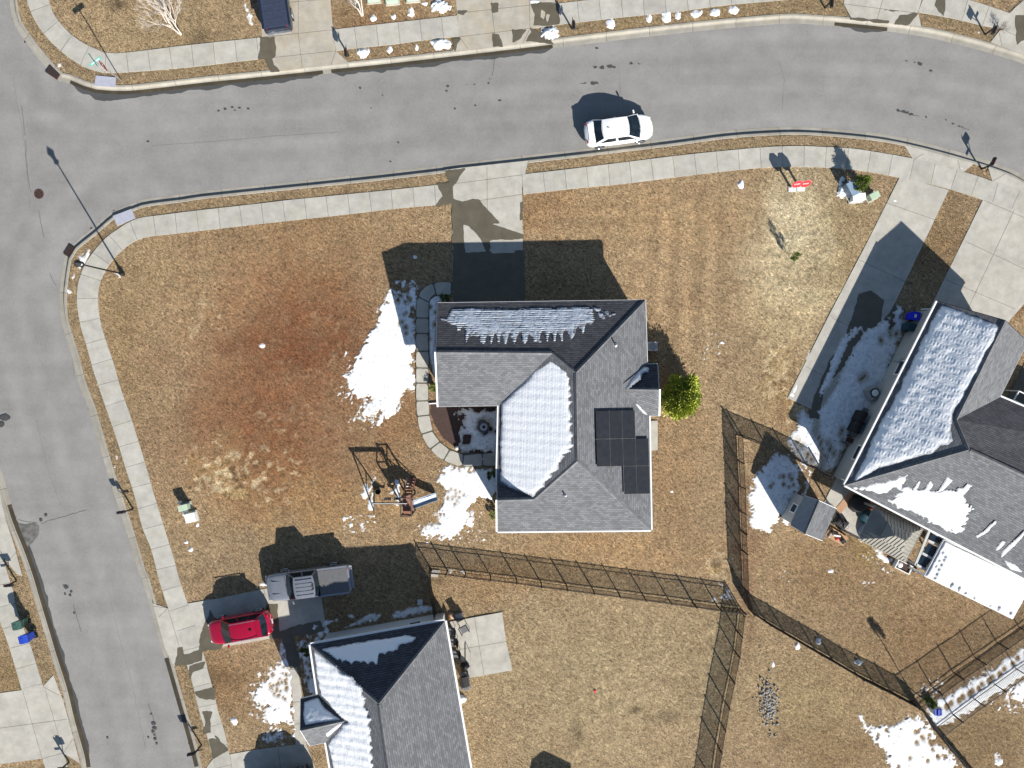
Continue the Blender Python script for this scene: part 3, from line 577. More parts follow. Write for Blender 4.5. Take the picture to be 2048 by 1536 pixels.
# utility covers set in the road
def manhole():
    t = thing('manhole_cover', 'round rusty manhole cover in the road by the junction', 'manhole cover', P(78, 388, RZ + .004))
    L = rootloc(t); MB().lathe([(.0, .0), (.34, .0), (.34, .012), (.29, .012), (.29, .018), (0, .02)], L, 24).build('cover', G['blackm'], t)
    mb = MB()
    for k in range(6): mb.box((L.x + .16 * math.cos(k * 1.047), L.y + .16 * math.sin(k * 1.047), L.z + .022), (.2, .06, .01), k * 1.047)
    mb.lathe([(.25, .018), (.25, .026), (.33, .026), (.33, .018)], L, 24)
    mb.build('rib', G['rust'], t)
manhole()
def inlet(px, py, ang, w, d, label):
    t = thing('storm_drain', label, 'storm drain', P(px, py, RZ)); L = rootloc(t)
    MB().box((L.x, L.y, L.z + .03), (w, d, .1), R(ang)).build('frame', G['rust'], t)
    mb = MB(); c, s = math.cos(R(ang)), math.sin(R(ang))
    for k in range(11):
        o = -w / 2 + (k + .5) * w / 11; mb.box((L.x + o * c, L.y + o * s, L.z + .085), (w / 22, d * .85, .02), R(ang))
    mb.build('grate', G['blackm'], t)
inlet(108, 145, -34, .95, .62, 'rusty iron storm drain in the kerb beside the stop sign corner')
inlet(140, 502, 58, .8, .5, 'dark iron storm drain in the kerb below the tall street lamp')
for pts, lab in (([(192,151),(232,155),(231,175),(189,172)], 'pale lavender tactile pad on the ramp beside the stop sign'), ([(226,432),(263,418),(271,436),(235,452)], 'pale lavender tactile pad on the ramp at the lawn corner')):
    mb = MB(); mb.prism(PX(pts), 0, SZ + .006); o = mb.build('tactile_pad', G['pad']); tag(o, lab, 'tactile paving')
# mulch bed
field_sheet('mulch_bed', [[(862,806),(905,813),(985,815),(997,815),(997,905),(940,905),(910,895),(886,876),(870,850),(861,825)]], .03, G['mulch'], amp=.03)
# cluster of loose stones at the far lawn
sb = MB()
for k in range(260):
    px, py = 1536 + rng.normal(0, 9), 1410 + rng.normal(0, 26)
    if k % 4 == 0: px += 10; py += 10
    c = P(px, py); r = random.uniform(.04, .11); b = len(sb.v)
    ring = [(c.x + r * random.uniform(.6, 1.2) * math.cos(a), c.y + r * random.uniform(.6, 1.2) * math.sin(a), 0) for a in [q * math.pi / 3 for q in range(6)]]
    sb.add(ring + [(x * .5 + c.x * .5, y * .5 + c.y * .5, r * .9) for x, y, z in ring], [(q, (q + 1) % 6, 6 + (q + 1) % 6, 6 + q) for q in range(6)] + [tuple(range(6, 12))])
tag(sb.build('loose_stones', G['stone']), 'heap of loose grey stones on the lawn', 'stones', kind='stuff')
# ---------------------------------------------------------------- snow
def snow_field(name, poly, thick=.045, cell=.06, amp=.25, freq=1.5, cap=.5, z0=0.0, speck=0.0, sfreq=5.0, holes=(), prints=(), seed=1, plane=None, parent=None, teeth=0, tper=.6, rows=0, px=True, slope=.35, udir=None, mat='snow', toothlen=1.0, lumps=.35, thinw=.22, ripple=0, groove=0, bias=0):
    """lumpy sheet of snow over the ground, or over a roof plane given by (origin, u along the eave, v up the slope)"""
    if plane: o, u, v = plane; n = u.cross(v).normalized(); w = []
    else: o, u, v, n = Vector((0, 0, z0)), Vector((1, 0, 0)), Vector((0, 1, 0)), Vector((0, 0, 1))
    def uvp(a, b):
        q = ray_plane(a, b, o, n) - o; return (q.dot(u), q.dot(v))
    w = [uvp(a, b) for a, b in poly]; a = np.array(w); lo = a.min(0) - .15; hi = a.max(0) + .15
    xs = np.arange(lo[0], hi[0], cell); ys = np.arange(lo[1], hi[1], cell); x, y = np.meshgrid(xs, ys)
    D = sdf(x, y, w); fm = 1.0 if plane else 1.7
    F = np.minimum(D, cap) + amp * 1.15 * fbm(x * freq * fm + seed * 7, y * freq * fm, seed, 5)
    if not plane and D.max() > .35: F = F - .55 * np.clip(1 - D / .8, 0, 1) * np.clip(fbm(x * 7, y * 7, seed + 33, 4) + .02, 0, 1)
    if teeth:
        tri = np.abs((((x + .42 * fbm(x * .9, y * .25, seed + 12, 3)) / tper) % 1) - .5) * 2; side = np.clip((y - (lo[1] + hi[1]) / 2) / (.15 * (hi[1] - lo[1])) + .5, 0, 1); F = F - side * np.clip(1 - (D / (teeth * 1.6)), 0, 1) * teeth * 1.3 * (tri ** 1.2) * (1 + .8 * fbm(x * 1.7, y * .3, seed + 9, 2)) - side * .12 * np.clip(1 - D / (teeth * 2), 0, 1) * np.clip(fbm(x * 9, y * 2, seed + 3, 3) * 2, 0, 1)
    F = F - bias
    if rows: F = F - rows * ((y / .15) % 1 < .34) * (.6 + 1.1 * fbm(x * 2.2, y * 2.2, seed + 4, 4)) - rows * .35 * np.clip(fbm(x * 6, y * 6, seed + 5, 3) * 2, 0, 1)
    if speck:
        s = fbm(x * sfreq, y * sfreq, seed + 50, 4); edge = np.clip(1 - D / (cap * 3), .0, 1); F = F - speck * np.clip(s + .05, 0, 1) * 2.2 * (.35 + .65 * edge)
    for (hx, hy, hr) in prints:
        c = uvp(hx, hy); d = np.hypot((x - c[0]) / 1.0, (y - c[1]) / 1.3); F = np.minimum(F, (d - hr) * 1.0 + .02 * fbm(x * 9, y * 9, 70, 2))
    for h in holes:
        hw = [uvp(*q) for q in h]; F = np.minimum(F, -sdf(x, y, hw) + amp * .8 * fbm(x * freq * 2, y * freq * 2, seed + 60, 3))
    H = np.where(F > 0, thick * (1 - np.exp(-F * slope / thick)), F * .5)
    H = np.clip(H, -.03, thick) * (1 + lumps * fbm(x * 2.5, y * 2.5, seed + 80, 4))
    if rows: H = H - .25 * thick * ((y / .15) % 1) * (F > 0)
    if ripple: H = H + (F > 0) * ripple * (np.clip(np.sin(y * 2 * np.pi / .19), 0, 1) * np.clip(np.sin(x * 2 * np.pi / .62 + 1.5 * fbm(x * .8, y * .8, 8, 2)) * 1.2 + .15 + .9 * fbm(x * 1.1, y * 1.1, seed + 41, 4), 0, 1) + .8 * np.clip(fbm(x * .35, y * 3.2, seed + 43, 3) * 2 - .45, 0, 1))
    if groove: H = H + (F > 0) * groove * (np.cos(x * 2 * np.pi / .58) * .5 + .5 * fbm(x * 4, y * .6, seed + 42, 3)) 
    nx, ny = len(xs), len(ys); ii = (np.arange(ny - 1)[:, None] * nx + np.arange(nx - 1)[None, :]).ravel()
    Ff = F.ravel(); keep = (Ff[ii] > 0) | (Ff[ii + 1] > 0) | (Ff[ii + nx] > 0) | (Ff[ii + nx + 1] > 0); ii = ii[keep]
    Fq = np.c_[ii, ii + 1, ii + nx + 1, ii + nx]; used = np.unique(Fq); remap = -np.ones(nx * ny, int); remap[used] = np.arange(len(used))
    xf, yf, hf = x.ravel()[used], y.ravel()[used], H.ravel()[used]
    V = np.array(o)[None] + xf[:, None] * np.array(u) + yf[:, None] * np.array(v) + hf[:, None] * np.array(n)
    av = np.clip(F.ravel()[used] / thinw, 0, 1)
    ob = npmesh(name, V, remap[Fq], G['snow_roof' if plane and mat == 'snow' else mat], parent, attr=np.repeat(av[:, None], 3, 1))
    if not parent: ob['kind'] = 'stuff'
    return ob
def feet(path, n, r=.11, jit=2.2):
    out = []
    for k in range(n):
        t = k / (n - 1) * (len(path) - 1); i = min(int(t), len(path) - 2); f = t - i
        x = path[i][0] * (1 - f) + path[i + 1][0] * f; y = path[i][1] * (1 - f) + path[i + 1][1] * f
        out.append((x + (jit if k % 2 else -jit), y + random.uniform(-1, 1), r * random.uniform(.8, 1.15)))
    return out
def scatter(poly_c, n, sx, sy, r0=.05, r1=.12): return [(rng.normal(poly_c[0], sx), rng.normal(poly_c[1], sy), random.uniform(r0, r1)) for _ in range(n)]
snow_field('snow_cover', [(833,572),(834,700),(834,782),(808,788),(790,832),(765,838),(735,826),(742,800),(700,792),(688,760),(694,742),(708,712),(729,676),(744,642),(757,612),(776,578),(800,582),(816,568)], amp=.34, freq=1.1, cap=.9, speck=.42, sfreq=2.6, seed=3, cell=.045,
    prints=scatter((812,600), 16, 12, 14, .08, .18) + scatter((806,650), 8, 12, 14, .05, .09), holes=[[(818,790),(800,800),(822,780)]])
snow_field('snow_cover', [(690,740),(680,775),(700,795),(712,800),(740,845),(770,848),(805,812),(800,780),(760,770),(720,735)], amp=.5, freq=1.6, cap=.12, speck=.5, sfreq=3.2, seed=13, thick=.035)
snow_field('snow_cover', [(860,596),(872,590),(890,594),(886,604),(874,606),(873,640),(872,700),(873,768),(866,752),(858,705),(857,640),(856,606)], amp=.08, cap=.3, seed=4, prints=scatter((866,640), 6, 4, 40, .06, .12), z0=0.0)
snow_field('snow_cover', [(889,926),(935,934),(994,934),(996,975),(985,1006),(962,1000),(942,1018),(946,1040),(930,1058),(906,1070),(880,1076),(850,1074),(838,1062),(852,1050),(876,1044),(872,1030),(884,1008),(886,985),(872,965),(876,945)], amp=.30, freq=1.4, cap=.7, speck=.3, sfreq=3.2, seed=5, prints=scatter((905,990), 16, 14, 10, .03, .06))
snow_field('snow_cover', [(838,1056),(870,1046),(900,1040),(940,1030),(945,1052),(905,1078),(870,1080),(838,1072)], amp=.5, freq=2.0, cap=.06, speck=.45, sfreq=4, seed=15, thick=.035)
snow_field('snow_cover', [(915,816),(997,815),(998,904),(925,905),(916,893),(923,880),(912,868),(924,850),(918,840),(924,832),(908,828)], amp=.30, freq=1.6, cap=.50, speck=.15, sfreq=2.4, seed=6, thinw=.45, z0=.03, holes=[[(958,838),(980,842),(984,860),(968,868),(954,856)],[(926,868),(940,872),(938,890),(924,888)]])
snow_field('snow_cover', [(950,918),(975,916),(975,919),(950,921)], amp=.05, seed=7, z0=.04)
for q, (poly, cp, sp, s) in enumerate([
  ([(685,1038),(700,1030),(712,1040),(735,1038),(733,1054),(712,1050),(696,1058),(683,1052)], .05, .5, 21),
  ([(724,975),(733,968),(737,985),(731,1000),(724,992)], .2, 0, 22), ([(740,962),(749,955),(748,975),(738,982)], .2, 0, 23), ([(736,1000),(748,978),(749,1024),(737,1024),(733,1010)], .22, .1, 24),
  ([(786,975),(794,960),(802,975),(806,990),(796,1015),(788,1010),(792,990),(780,985)], .2, .3, 25), ([(808,960),(814,958),(818,968),(812,976)], .2, 0, 26),
  ([(527,1162),(536,1161),(536,1174),(513,1175),(514,1166)], .25, .1, 27), ([(415,1246),(424,1240),(424,1262),(418,1268),(413,1256)], .2, .1, 28),
  ([(505,1392),(500,1380),(515,1370),(530,1345),(548,1330),(550,1318),(577,1326),(584,1345),(590,1400),(592,1452),(545,1450),(520,1440),(530,1415),(505,1405)], .5, .5, 29),
  ([(560,1286),(570,1280),(582,1340),(574,1346),(560,1320)], .15, .15, 30), ([(592,1300),(620,1300),(636,1342),(636,1388),(612,1392),(604,1340),(594,1320)], .3, .25, 31),
  ([(592,1284),(606,1270),(640,1272),(646,1280),(620,1290),(618,1305),(596,1300)], .1, .6, 32), ([(626,1246),(655,1240),(680,1236),(678,1244),(655,1252),(665,1258),(640,1286),(630,1270),(620,1256)], .2, .25, 33),
  ([(664,1256),(690,1252),(715,1242),(730,1228),(738,1226),(748,1226),(762,1232),(758,1240),(740,1244),(700,1254),(668,1260)], .3, .1, 34), ([(696,1232),(704,1228),(712,1230),(710,1236),(700,1234)], .15, 0, 35),
  ([(786,1230),(800,1222),(830,1214),(866,1212),(868,1222),(845,1226),(800,1236),(788,1235)], .3, .1, 36), ([(556,1254),(568,1258),(566,1266),(558,1264)], .15, .2, 37), ([(580,1262),(600,1252),(612,1256),(600,1268),(584,1268)], .12, .3, 38),
  ([(520,1470),(540,1455),(590,1455),(600,1480),(585,1492),(560,1490),(535,1496)], .05, .5, 39),
  ([(1480,985),(1500,975),(1504,952),(1530,925),(1556,902),(1590,912),(1606,940),(1604,985),(1590,1000),(1576,1052),(1562,1050),(1560,1040),(1540,1068),(1520,1064),(1496,1050),(1500,1020),(1495,1000)][2:], .6, .35, 40),
  ([(1440,1165),(1455,1172),(1478,1212),(1430,1206),(1412,1200),(1440,1195),(1446,1180)], .06, .45, 41),
  ([(1714,1432),(1724,1428),(1734,1448),(1780,1450),(1820,1428),(1840,1425),(1866,1458),(1904,1500),(1960,1570),(1790,1570),(1764,1500),(1735,1480)], .4, .6, 42),
  ([(1858,1402),(1895,1388),(1930,1368),(1985,1336),(2060,1284),(2060,1345),(1990,1392),(1930,1432),(1870,1462),(1850,1436)], .7, .12, 43),
  ([(2012,1378),(2060,1345),(2060,1410),(2030,1400)], .4, .4, 44), ([(1985,1506),(2000,1500),(2012,1522),(1998,1532)], .05, .3, 45), ([(1740,1092),(1760,1096),(1784,1122),(1772,1128),(1756,1112)], .3, .15, 46),
  ([(1780,1010),(1790,1010),(1790,1020),(1780,1020)][:0] or [(1712,1160),(1735,1152),(1750,1165),(1730,1172)], .02, .5, 47),
  ([(1577,794),(1590,768),(1612,716),(1618,700),(1620,712),(1600,760),(1588,792)], .12, .1, 48), ([(1688,1004),(1696,992),(1706,998),(1700,1010),(1712,1020),(1726,1010),(1722,1022),(1700,1022)], .1, 0, 49),
  ([(1606,990),(1612,968),(1618,950),(1622,960),(1612,990)], .2, 0, 50),
  ([(150,525),(160,512),(178,494),(181,498),(170,520),(158,536),(150,530)], .05, .3, 51), ([(140,550),(150,545),(148,560),(142,570),(140,585),(136,582)], .02, .35, 52), ([(232,912),(236,914),(234,928),(230,932)], .05, 0, 53),
  ([(228,545),(240,547),(239,556),(236,552)], .05, 0, 54), ([(550,20),(556,24),(564,45),(566,55),(558,40)][:0] or [(490,8),(494,18),(502,32),(504,50),(500,40)], .08, 0, 55), ([(1920,338),(1946,326),(1950,328),(1930,336)], .05, .1, 56),
  ([(1955,62),(1962,63),(1960,70),(1956,72)], .05, 0, 57), ([(111,124),(120,128),(128,138),(118,134)], .03, 0, 58), ([(900,1138),(930,1143),(932,1146),(900,1143)], .05, .3, 59), ([(1880,1380),(1860,1370),(1838,1366),(1850,1378),(1870,1384)], .01, .4, 60),
  ([(898,1404),(914,1400),(916,1392),(926,1398),(916,1410),(900,1408)], .05, 0, 61)]):
    pr = []
    if s == 29: pr = scatter((555,1370), 26, 16, 14, .06, .12)
    if s == 31: pr = scatter((616,1350), 16, 8, 24, .05, .1)
    if s == 42: pr = scatter((1870,1485), 22, 22, 25, .07, .15)
    if s == 43: pr = feet([(1880,1418),(1925,1395),(1960,1372),(2000,1345),(2050,1305)], 16, .15, 2)
    if s == 40: pr = scatter((1570,960), 12, 14, 20, .04, .1)
    snow_field('snow_cover', poly, amp=.26 if cp > .1 else .3, freq=1.7, cap=cp, speck=sp, sfreq=3.4, seed=s, prints=pr, thick=.045)
for q, (poly, bi) in enumerate([([(1400,660),(1450,660),(1470,710),(1440,740),(1400,740),(1410,700)], .22), ([(690,700),(720,760),(760,850),(700,860),(670,780)], .16), ([(830,1060),(960,1020),(975,1080),(850,1095)], .15), ([(690,1030),(750,1030),(760,1062),(690,1065)], .12), ([(495,1360),(540,1330),(560,1460),(500,1430)], .12),
    ([(1720,1080),(1800,1120),(1780,1150),(1720,1110)], .16), ([(1850,1360),(1900,1350),(1860,1400),(1826,1395)], .12), ([(1960,1380),(2048,1340),(2048,1430),(1990,1420)], .12), ([(1560,1120),(1600,1150),(1560,1180)], .26), ([(780,560),(835,560),(835,620),(770,610)], .10), ([(1600,880),(1625,870),(1620,950),(1580,940)], .12)]):
    snow_field('snow_speckles', poly, amp=.42, freq=2.6, cap=.04, bias=bi, thick=.03, seed=400 + q, cell=.05)
# drive and yard beside the right-hand house
snow_field('snow_cover', [(1795,600),(1800,606),(1812,618),(1806,632),(1818,642),(1796,688),(1800,700),(1784,724),(1780,750),(1760,790),(1736,830),(1712,860),(1696,888),(1672,938),(1650,944),(1616,930),(1580,900),(1572,880),(1592,850),(1594,822),(1604,816),(1622,832),(1628,796),(1646,752),(1662,712),(1680,676),(1702,655),(1722,648),(1742,652),(1768,636),(1786,616)], amp=.2, freq=1.6, cap=.6, thick=.07, cell=.04, lumps=.8, thinw=.5, seed=71, speck=.12, sfreq=1.3,
    prints=[(a, b, r) for a, b, r in feet([(1742,636),(1728,656),(1708,684),(1700,694),(1692,710),(1684,728),(1676,745),(1670,762),(1660,780),(1652,790),(1646,802),(1636,813)], 34, .075, 1.0)] + feet([(1633,830),(1633,850),(1630,862),(1640,880),(1646,910),(1644,930)], 22, .05, 2) + feet([(1782,624),(1784,655),(1780,670)], 8, .05, 1.5) + scatter((1655,896), 8, 20, 18, .04, .08) + [(1722,759,.1),(1726,756,.1),(1730,752,.09),(1762,681,.08),(1793,668,.09),(1764,785,.1)] + scatter((1605,912), 14, 14, 14, .05, .12))
HE = [(880,12,21,15),(881,88,20,11),(1098,66,20,15),(728,105,14,9),(780,100,6,8),(832,95,4,6),(747,36,7,6),(787,33,6,5),(822,24,6,11),(850,7,7,3),(1221,47,9,11),(1298,37,5,9),(1333,33,10,12),(1356,31,5,8),(1393,27,12,9),(1430,25,12,9),(1468,20,10,8),(1070,4,12,6),(468,1442,7,8),(524,692,6,4),(381,1099,5,4),(373,1084,4,4),(395,1050,4,4),(1482,369,6,8),(1637,1283,6,6),(1717,1325,8,5),(1595,1294,5,7),(831,514,4,3),(1343,984,4,3),(1790,402,5,4),(1998,1524,8,6),(1546,1330,4,6),(1662,1142,5,3)]
HL = ['large melting snow heap beside the driveway at the top', 'snow heap on the verge straight below the largest top heap', 'big snow heap on the verge at the corner of the wet upper driveway', 'ragged snow heap on the verge right of the first upper mailbox', 'small snow lump on the verge, second right of the first mailbox', 'thin snow lump on the verge just left of a bigger heap', 'snow lump on the grass right of the pale bare tree', 'two-blob snow lump above the pavement between tree and green boxes', 'tall narrow snow lump below the green transformer boxes', 'flat snow lump at the top edge left of the largest heap', 'first snow lump right of the mailbox on the long upper verge', 'narrow upright snow lump on the long upper verge', 'biggest of the snow lumps on the long upper verge', 'small oval snow lump right of the biggest verge lump', 'double snow lump fourth from the right on the long upper verge', 'wide snow lump second from the right on the long upper verge', 'last snow lump at the right end of the upper verge row', 'white melting lump on the wet top driveway', 'round white lump of snow on the lawn by the lower pavement', 'tiny snow lump in the middle of the rusty lawn', 'lower of two tiny snow lumps near the left pavement', 'upper of two tiny snow lumps near the left pavement', 'tiny snow lump just below the white cabinet', 'snow lump on the lawn under the curving right pavement', 'snow lump by the left globe of the diagonal fence', 'snow lump by the right globe of the diagonal fence', 'tiny snow lump right of the fence crossing', 'tiny snow lump in the shade beside the driveway', 'tiny snow lump right of the corner house', 'tiny snow lump beside the pale cabinets', 'ragged snow lump at the bottom right lawn', 'tiny snow lump near the loose stones', 'tiny snow lump in the lower right yard']
for k, (x, y, rx, ry) in enumerate(HE):
    pts = [(x + rx * random.uniform(.8, 1.15) * math.cos(a), y + ry * random.uniform(.8, 1.15) * math.sin(a)) for a in [q * math.pi / 5 for q in range(10)]]
    big = rx > 13
    o = snow_field('snow_heap', pts, thick=.22 if big else .09, cell=.05, amp=.16 if big else .1, freq=2.5, cap=.5, seed=100 + k, slope=.9, lumps=.6, mat='snow_lump')
    del o['kind']; tag(o, HL[k], 'snow heap', 'leftover snow lumps')

# ---------------------------------------------------------------- houses
def plane_of(pts):
    """origin, horizontal u, up-slope v of a roof plane through three world points"""
    a, b, c = pts; n = (b - a).cross(c - a).normalized()
    if n.z < 0: n = -n
    u = Vector((-n.y, n.x, 0)).normalized()
    if u.length < .5: u = Vector((1, 0, 0))
    v = n.cross(u).normalized()
    if v.z < 0: u, v = -u, -v
    return a, u, v
class House:
    def __init__(s, name, label, cat, origin, V, **k):
        s.t = thing(name, label, cat, P(*origin, 0)); s.V = {}; s.rf = None
        for n, p in V.items():
            if len(p) == 1: s.V[n] = Vector(p[0])
            elif isinstance(p[2], str):
                o, u, v = plane_of([s.V[q] for q in p[2].split()]); s.V[n] = ray_plane(p[0], p[1], o, u.cross(v))
            else: s.V[n] = P(*p)
    def roof(s, faces, name='roof', mats=('sh', 'sh_shade')):
        mb = MB()
        for f in faces:
            names = f[0].split(); m = f[1]; pts = [s.V[q] for q in names]; o, u, v = plane_of((pts[0], pts[1], pts[2]) if len(f) < 3 else [s.V[q] for q in f[2].split()])
            tri = tessellate_polygon([[Vector((p.x, p.y, 0)) for p in pts]]); b = [tuple(p) for p in pts]; fs = []
            for t in tri:
                A, B, C = [pts[q] for q in t]
                if (B - A).cross(C - A).z < 0: t = (t[0], t[2], t[1])
                fs.append(t)
            mb.add(b, fs, m, [[((pts[q] - o).dot(u), (pts[q] - o).dot(v)) for q in t] for t in fs])
        o = mb.build(name, [G[q] for q in mats], s.t)
        if s.rf is None: s.rf = o
        return o
    def plane(s, names): return plane_of([s.V[q] for q in names.split()])
    def trim(s, edges, name='gutter', mat='white', w=.11, h=.13, dz=.012, out=.03):
        for e in edges:
            mb = MB(); a, b = [s.V[q] for q in e.split()]; d = (b - a); L = d.length; d.normalize(); sd_ = d.cross(Vector((0, 0, 1))).normalized(); up = sd_.cross(d)
            c0 = Vector((s.t.location.x, s.t.location.y, 0)); mid = (a + b) / 2
            if (mid - c0).dot(sd_) < 0: sd_ = -sd_
            o_ = sd_ * out; vs = []
            for p in (a, b):
                for q in ((0, 0), (w, 0), (w, -h), (0, -h)): vs.append(p + o_ + sd_ * (q[0] - .02) + Vector((0, 0, q[1] + dz)))
            mb.add(vs, [(0, 1, 5, 4), (1, 2, 6, 5), (2, 3, 7, 6), (3, 0, 4, 7), (0, 3, 2, 1), (4, 5, 6, 7)]); mb.build(name, G[mat], s.t)
    def caps(s, edges, name='ridge_cap', mat='sh', w=.13, z=.015):
        mb = MB()
        for e in edges:
            a, b = [s.V[q] for q in e.split()]; a = a.lerp(b, .01); d = (b - a).normalized(); sd_ = d.cross(Vector((0, 0, 1))).normalized()
            vs = []
            for p in (a, b): vs += [p - sd_ * w + Vector((0, 0, -w * .45 + z)), p + Vector((0, 0, z + .02)), p + sd_ * w + Vector((0, 0, -w * .45 + z))]
            L = (b - a).length
            mb.add(vs, [(0, 1, 4, 3), (1, 2, 5, 4)], 0, [[(0, 0), (0, .14), (L, .14), (L, 0)], [(0, .14), (0, .28), (L, .28), (L, .14)]])
        return mb.build(name, G[mat], s.t)
    def walls(s, outline, inset=.35, mat='siding', ztop=None, gables=()):
        names = outline.split(); pts = [s.V[q] for q in names]; zt = (ztop or min(p.z for p in pts)) - .06
        n = len(pts); ar = sum(pts[i].x * pts[(i + 1) % n].y - pts[(i + 1) % n].x * pts[i].y for i in range(n)); sg = 1 if ar > 0 else -1; ins = []
        for i in range(n):
            p0, p1, p2 = pts[i - 1], pts[i], pts[(i + 1) % n]; d1 = (p1 - p0); d2 = (p2 - p1); d1.z = d2.z = 0; d1.normalize(); d2.normalize()
            n1 = Vector((-d1.y, d1.x)) * sg; n2 = Vector((-d2.y, d2.x)) * sg; b = (n1 + n2); b = b / max(.3, b.length_squared) * 2
            ins.append((p1.x + b.x * inset, p1.y + b.y * inset))
        s.ins = ins; mb = MB()
        k = len(ins); mb.add([(x, y, -.1) for x, y in ins] + [(x, y, zt) for x, y in ins], [(i, (i + 1) % k, k + (i + 1) % k, k + i) for i in range(k)])
        for g in gables:
            a, pk, b = [s.V[q] for q in g.split()]; cen = (a + b + pk) / 3; inw = Vector((s.t.location.x, s.t.location.y, 0)) - cen; inw.z = 0; d = (b - a); d.z = 0; d.normalize(); nn = Vector((-d.y, d.x, 0))
            if nn.dot(inw) < 0: nn = -nn
            A, B, K = [p + nn * inset * .8 for p in (a, b, pk)]; K.z -= .06; A.z = B.z = zt - .02; mb.add([A, B, K], [(0, 1, 2)])
        mb.build('wall', G[mat], s.t)
        sf = MB(); tri = tessellate_polygon([[Vector((p.x, p.y, 0)) for p in pts]]); sf.add([(p.x, p.y, zt - .01) for p in pts], tri); sf.build('soffit', G['white'], s.t)
    def opening(s, i, t0, t1, z0, z1, kind='window', proud=.03):
        a, b = Vector(s.ins[i]), Vector(s.ins[(i + 1) % len(s.ins)]); d = b - a; L = d.length; d.normalize(); nn = Vector((d.y, -d.x)); c = Vector((s.t.location.x, s.t.location.y))
        if nn.dot((a + b) / 2 - c) < 0: nn = -nn
        m = a + d * ((t0 + t1) / 2 * L); w = (t1 - t0) * L; ang = math.atan2(d.y, d.x)
        if kind == 'window':
            f = MB(); zc = (z0 + z1) / 2; o = m + nn * .02
            for (dx, dz, ww, hh) in ((0, (z1 - z0) / 2, w + .12, .08), (0, -(z1 - z0) / 2, w + .12, .08), (-w / 2, 0, .08, z1 - z0 - .08), (w / 2, 0, .08, z1 - z0 - .08)): f.box((o.x + d.x * dx, o.y + d.y * dx, zc + dz), (ww, .10, hh), ang)
            fo = f.build('window', G['white'], s.t); MB().box((m.x + nn.x * .01, m.y + nn.y * .01, zc), (w - .08, .06, z1 - z0 - .08), ang).build('pane', G['glass'], fo)
        else:
            f = MB(); zc = (z0 + z1) / 2; f.box((m.x, m.y, zc), (w, .07, z1 - z0), ang)
            for q in range(1, 4):
                zz = z0 + (z1 - z0) * q / 4; f.box((m.x + nn.x * .036, m.y + nn.y * .036, zz), (w, .012, .03), ang)
            f.build(kind, G['white'], s.t)
    def vent(s, px, py, names, r=.05, h=.45):
        o, u, v = s.plane(names); n = u.cross(v); q = ray_plane(px, py, o, n)
        mb = MB(); mb.tube(q - Vector((0, 0, .05)), q + Vector((0, 0, h)), r, n=10); mb.lathe([(.16, -.01), (.13, .05), (.06, .1)], q, 12); mb.build('vent_pipe', G['galv'], s.t)
    def snow(s, names, poly, lift=0, **k):
        o, u, v = s.plane(names); n = u.cross(v); return snow_field('snow_cover', poly, plane=(o + n * lift, u, v), parent=s.rf, **k)
    def _old(s, names, poly, **k): return snow_field('snow_cover', poly, plane=s.plane(names), parent=s.rf, **k)

# ---- the corner house
ze = 2.8
H1 = House('corner_house', 'grey shingled house with nine black roof panels on the open corner lawn', 'house', (1150, 850), dict(
    NW=(875,606,ze), NE=(1291,600,ze), SE=(1302,1060,ze), SW=(995,1063,ze), R2=(1155,921,5.25), R1=(1152,745,'NE SE R2'), WS=(994.5,1000,'SW SE R2'), MW=(994,966,ze), CW=(997.5,812,ze), GW=(877,814,ze), GP=(872,704,'NW NE R1'),
    GJ=(1105,706,'NW NE R1'), SJ=(1068,998,'SW SE R2'), BN=(1295,728,'NE SE R2'), BNe=(1315,728,ze), BSe=(1317,832,ze), BS=(1298,832,'NE SE R2'), BR=(1252,778,'NE SE R2'), BRe=(1318,779,3.98), ES=(1296,728,ze), ET=(1298.5,832,ze)))
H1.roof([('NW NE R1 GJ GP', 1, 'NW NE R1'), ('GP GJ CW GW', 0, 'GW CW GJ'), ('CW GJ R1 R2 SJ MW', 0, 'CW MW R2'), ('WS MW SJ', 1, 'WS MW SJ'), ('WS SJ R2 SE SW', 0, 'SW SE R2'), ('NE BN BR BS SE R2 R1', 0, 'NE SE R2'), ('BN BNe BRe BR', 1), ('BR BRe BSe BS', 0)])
H1.trim(['GW CW', 'CW MW', 'SW SE', 'BS SE', 'BRe BSe', 'GW GP', 'WS SW'], w=.10); H1.trim(['NW NE', 'GP NW', 'NE BN', 'BNe BRe', 'MW WS', 'BN BNe', 'BS BSe'], 'fascia', w=.05, out=.0, dz=-.01)
H1.caps(['GP GJ', 'R1 R2', 'R2 SE', 'NE R1', 'WS SJ', 'SJ R2', 'GJ R1', 'BR BRe'])
H1.walls('NW NE ES BNe BSe ET SE SW CW GW', .34, 'siding_t', ztop=ze, gables=['NW GP GW', 'BNe BRe BSe'])
H1.opening(0, .09, .39, .02, 2.2, 'garage_door'); H1.opening(0, .55, .66, .9, 2.1); H1.opening(0, .78, .9, .9, 2.1); H1.opening(3, .25, .6, 1.0, 2.1); H1.opening(5, .4, .6, .1, 2.1); H1.opening(6, .2, .35, .9, 2.1); H1.opening(6, .6, .8, .9, 2.1); H1.opening(7, .5, .62, .9, 2.1); H1.opening(7, .15, .27, .9, 2.1); H1.opening(9, .3, .5, 1., 2.1)
H1.vent(1231, 690, 'NE SE R2'); H1.vent(1130, 990, 'SW SE R2', h=.35)
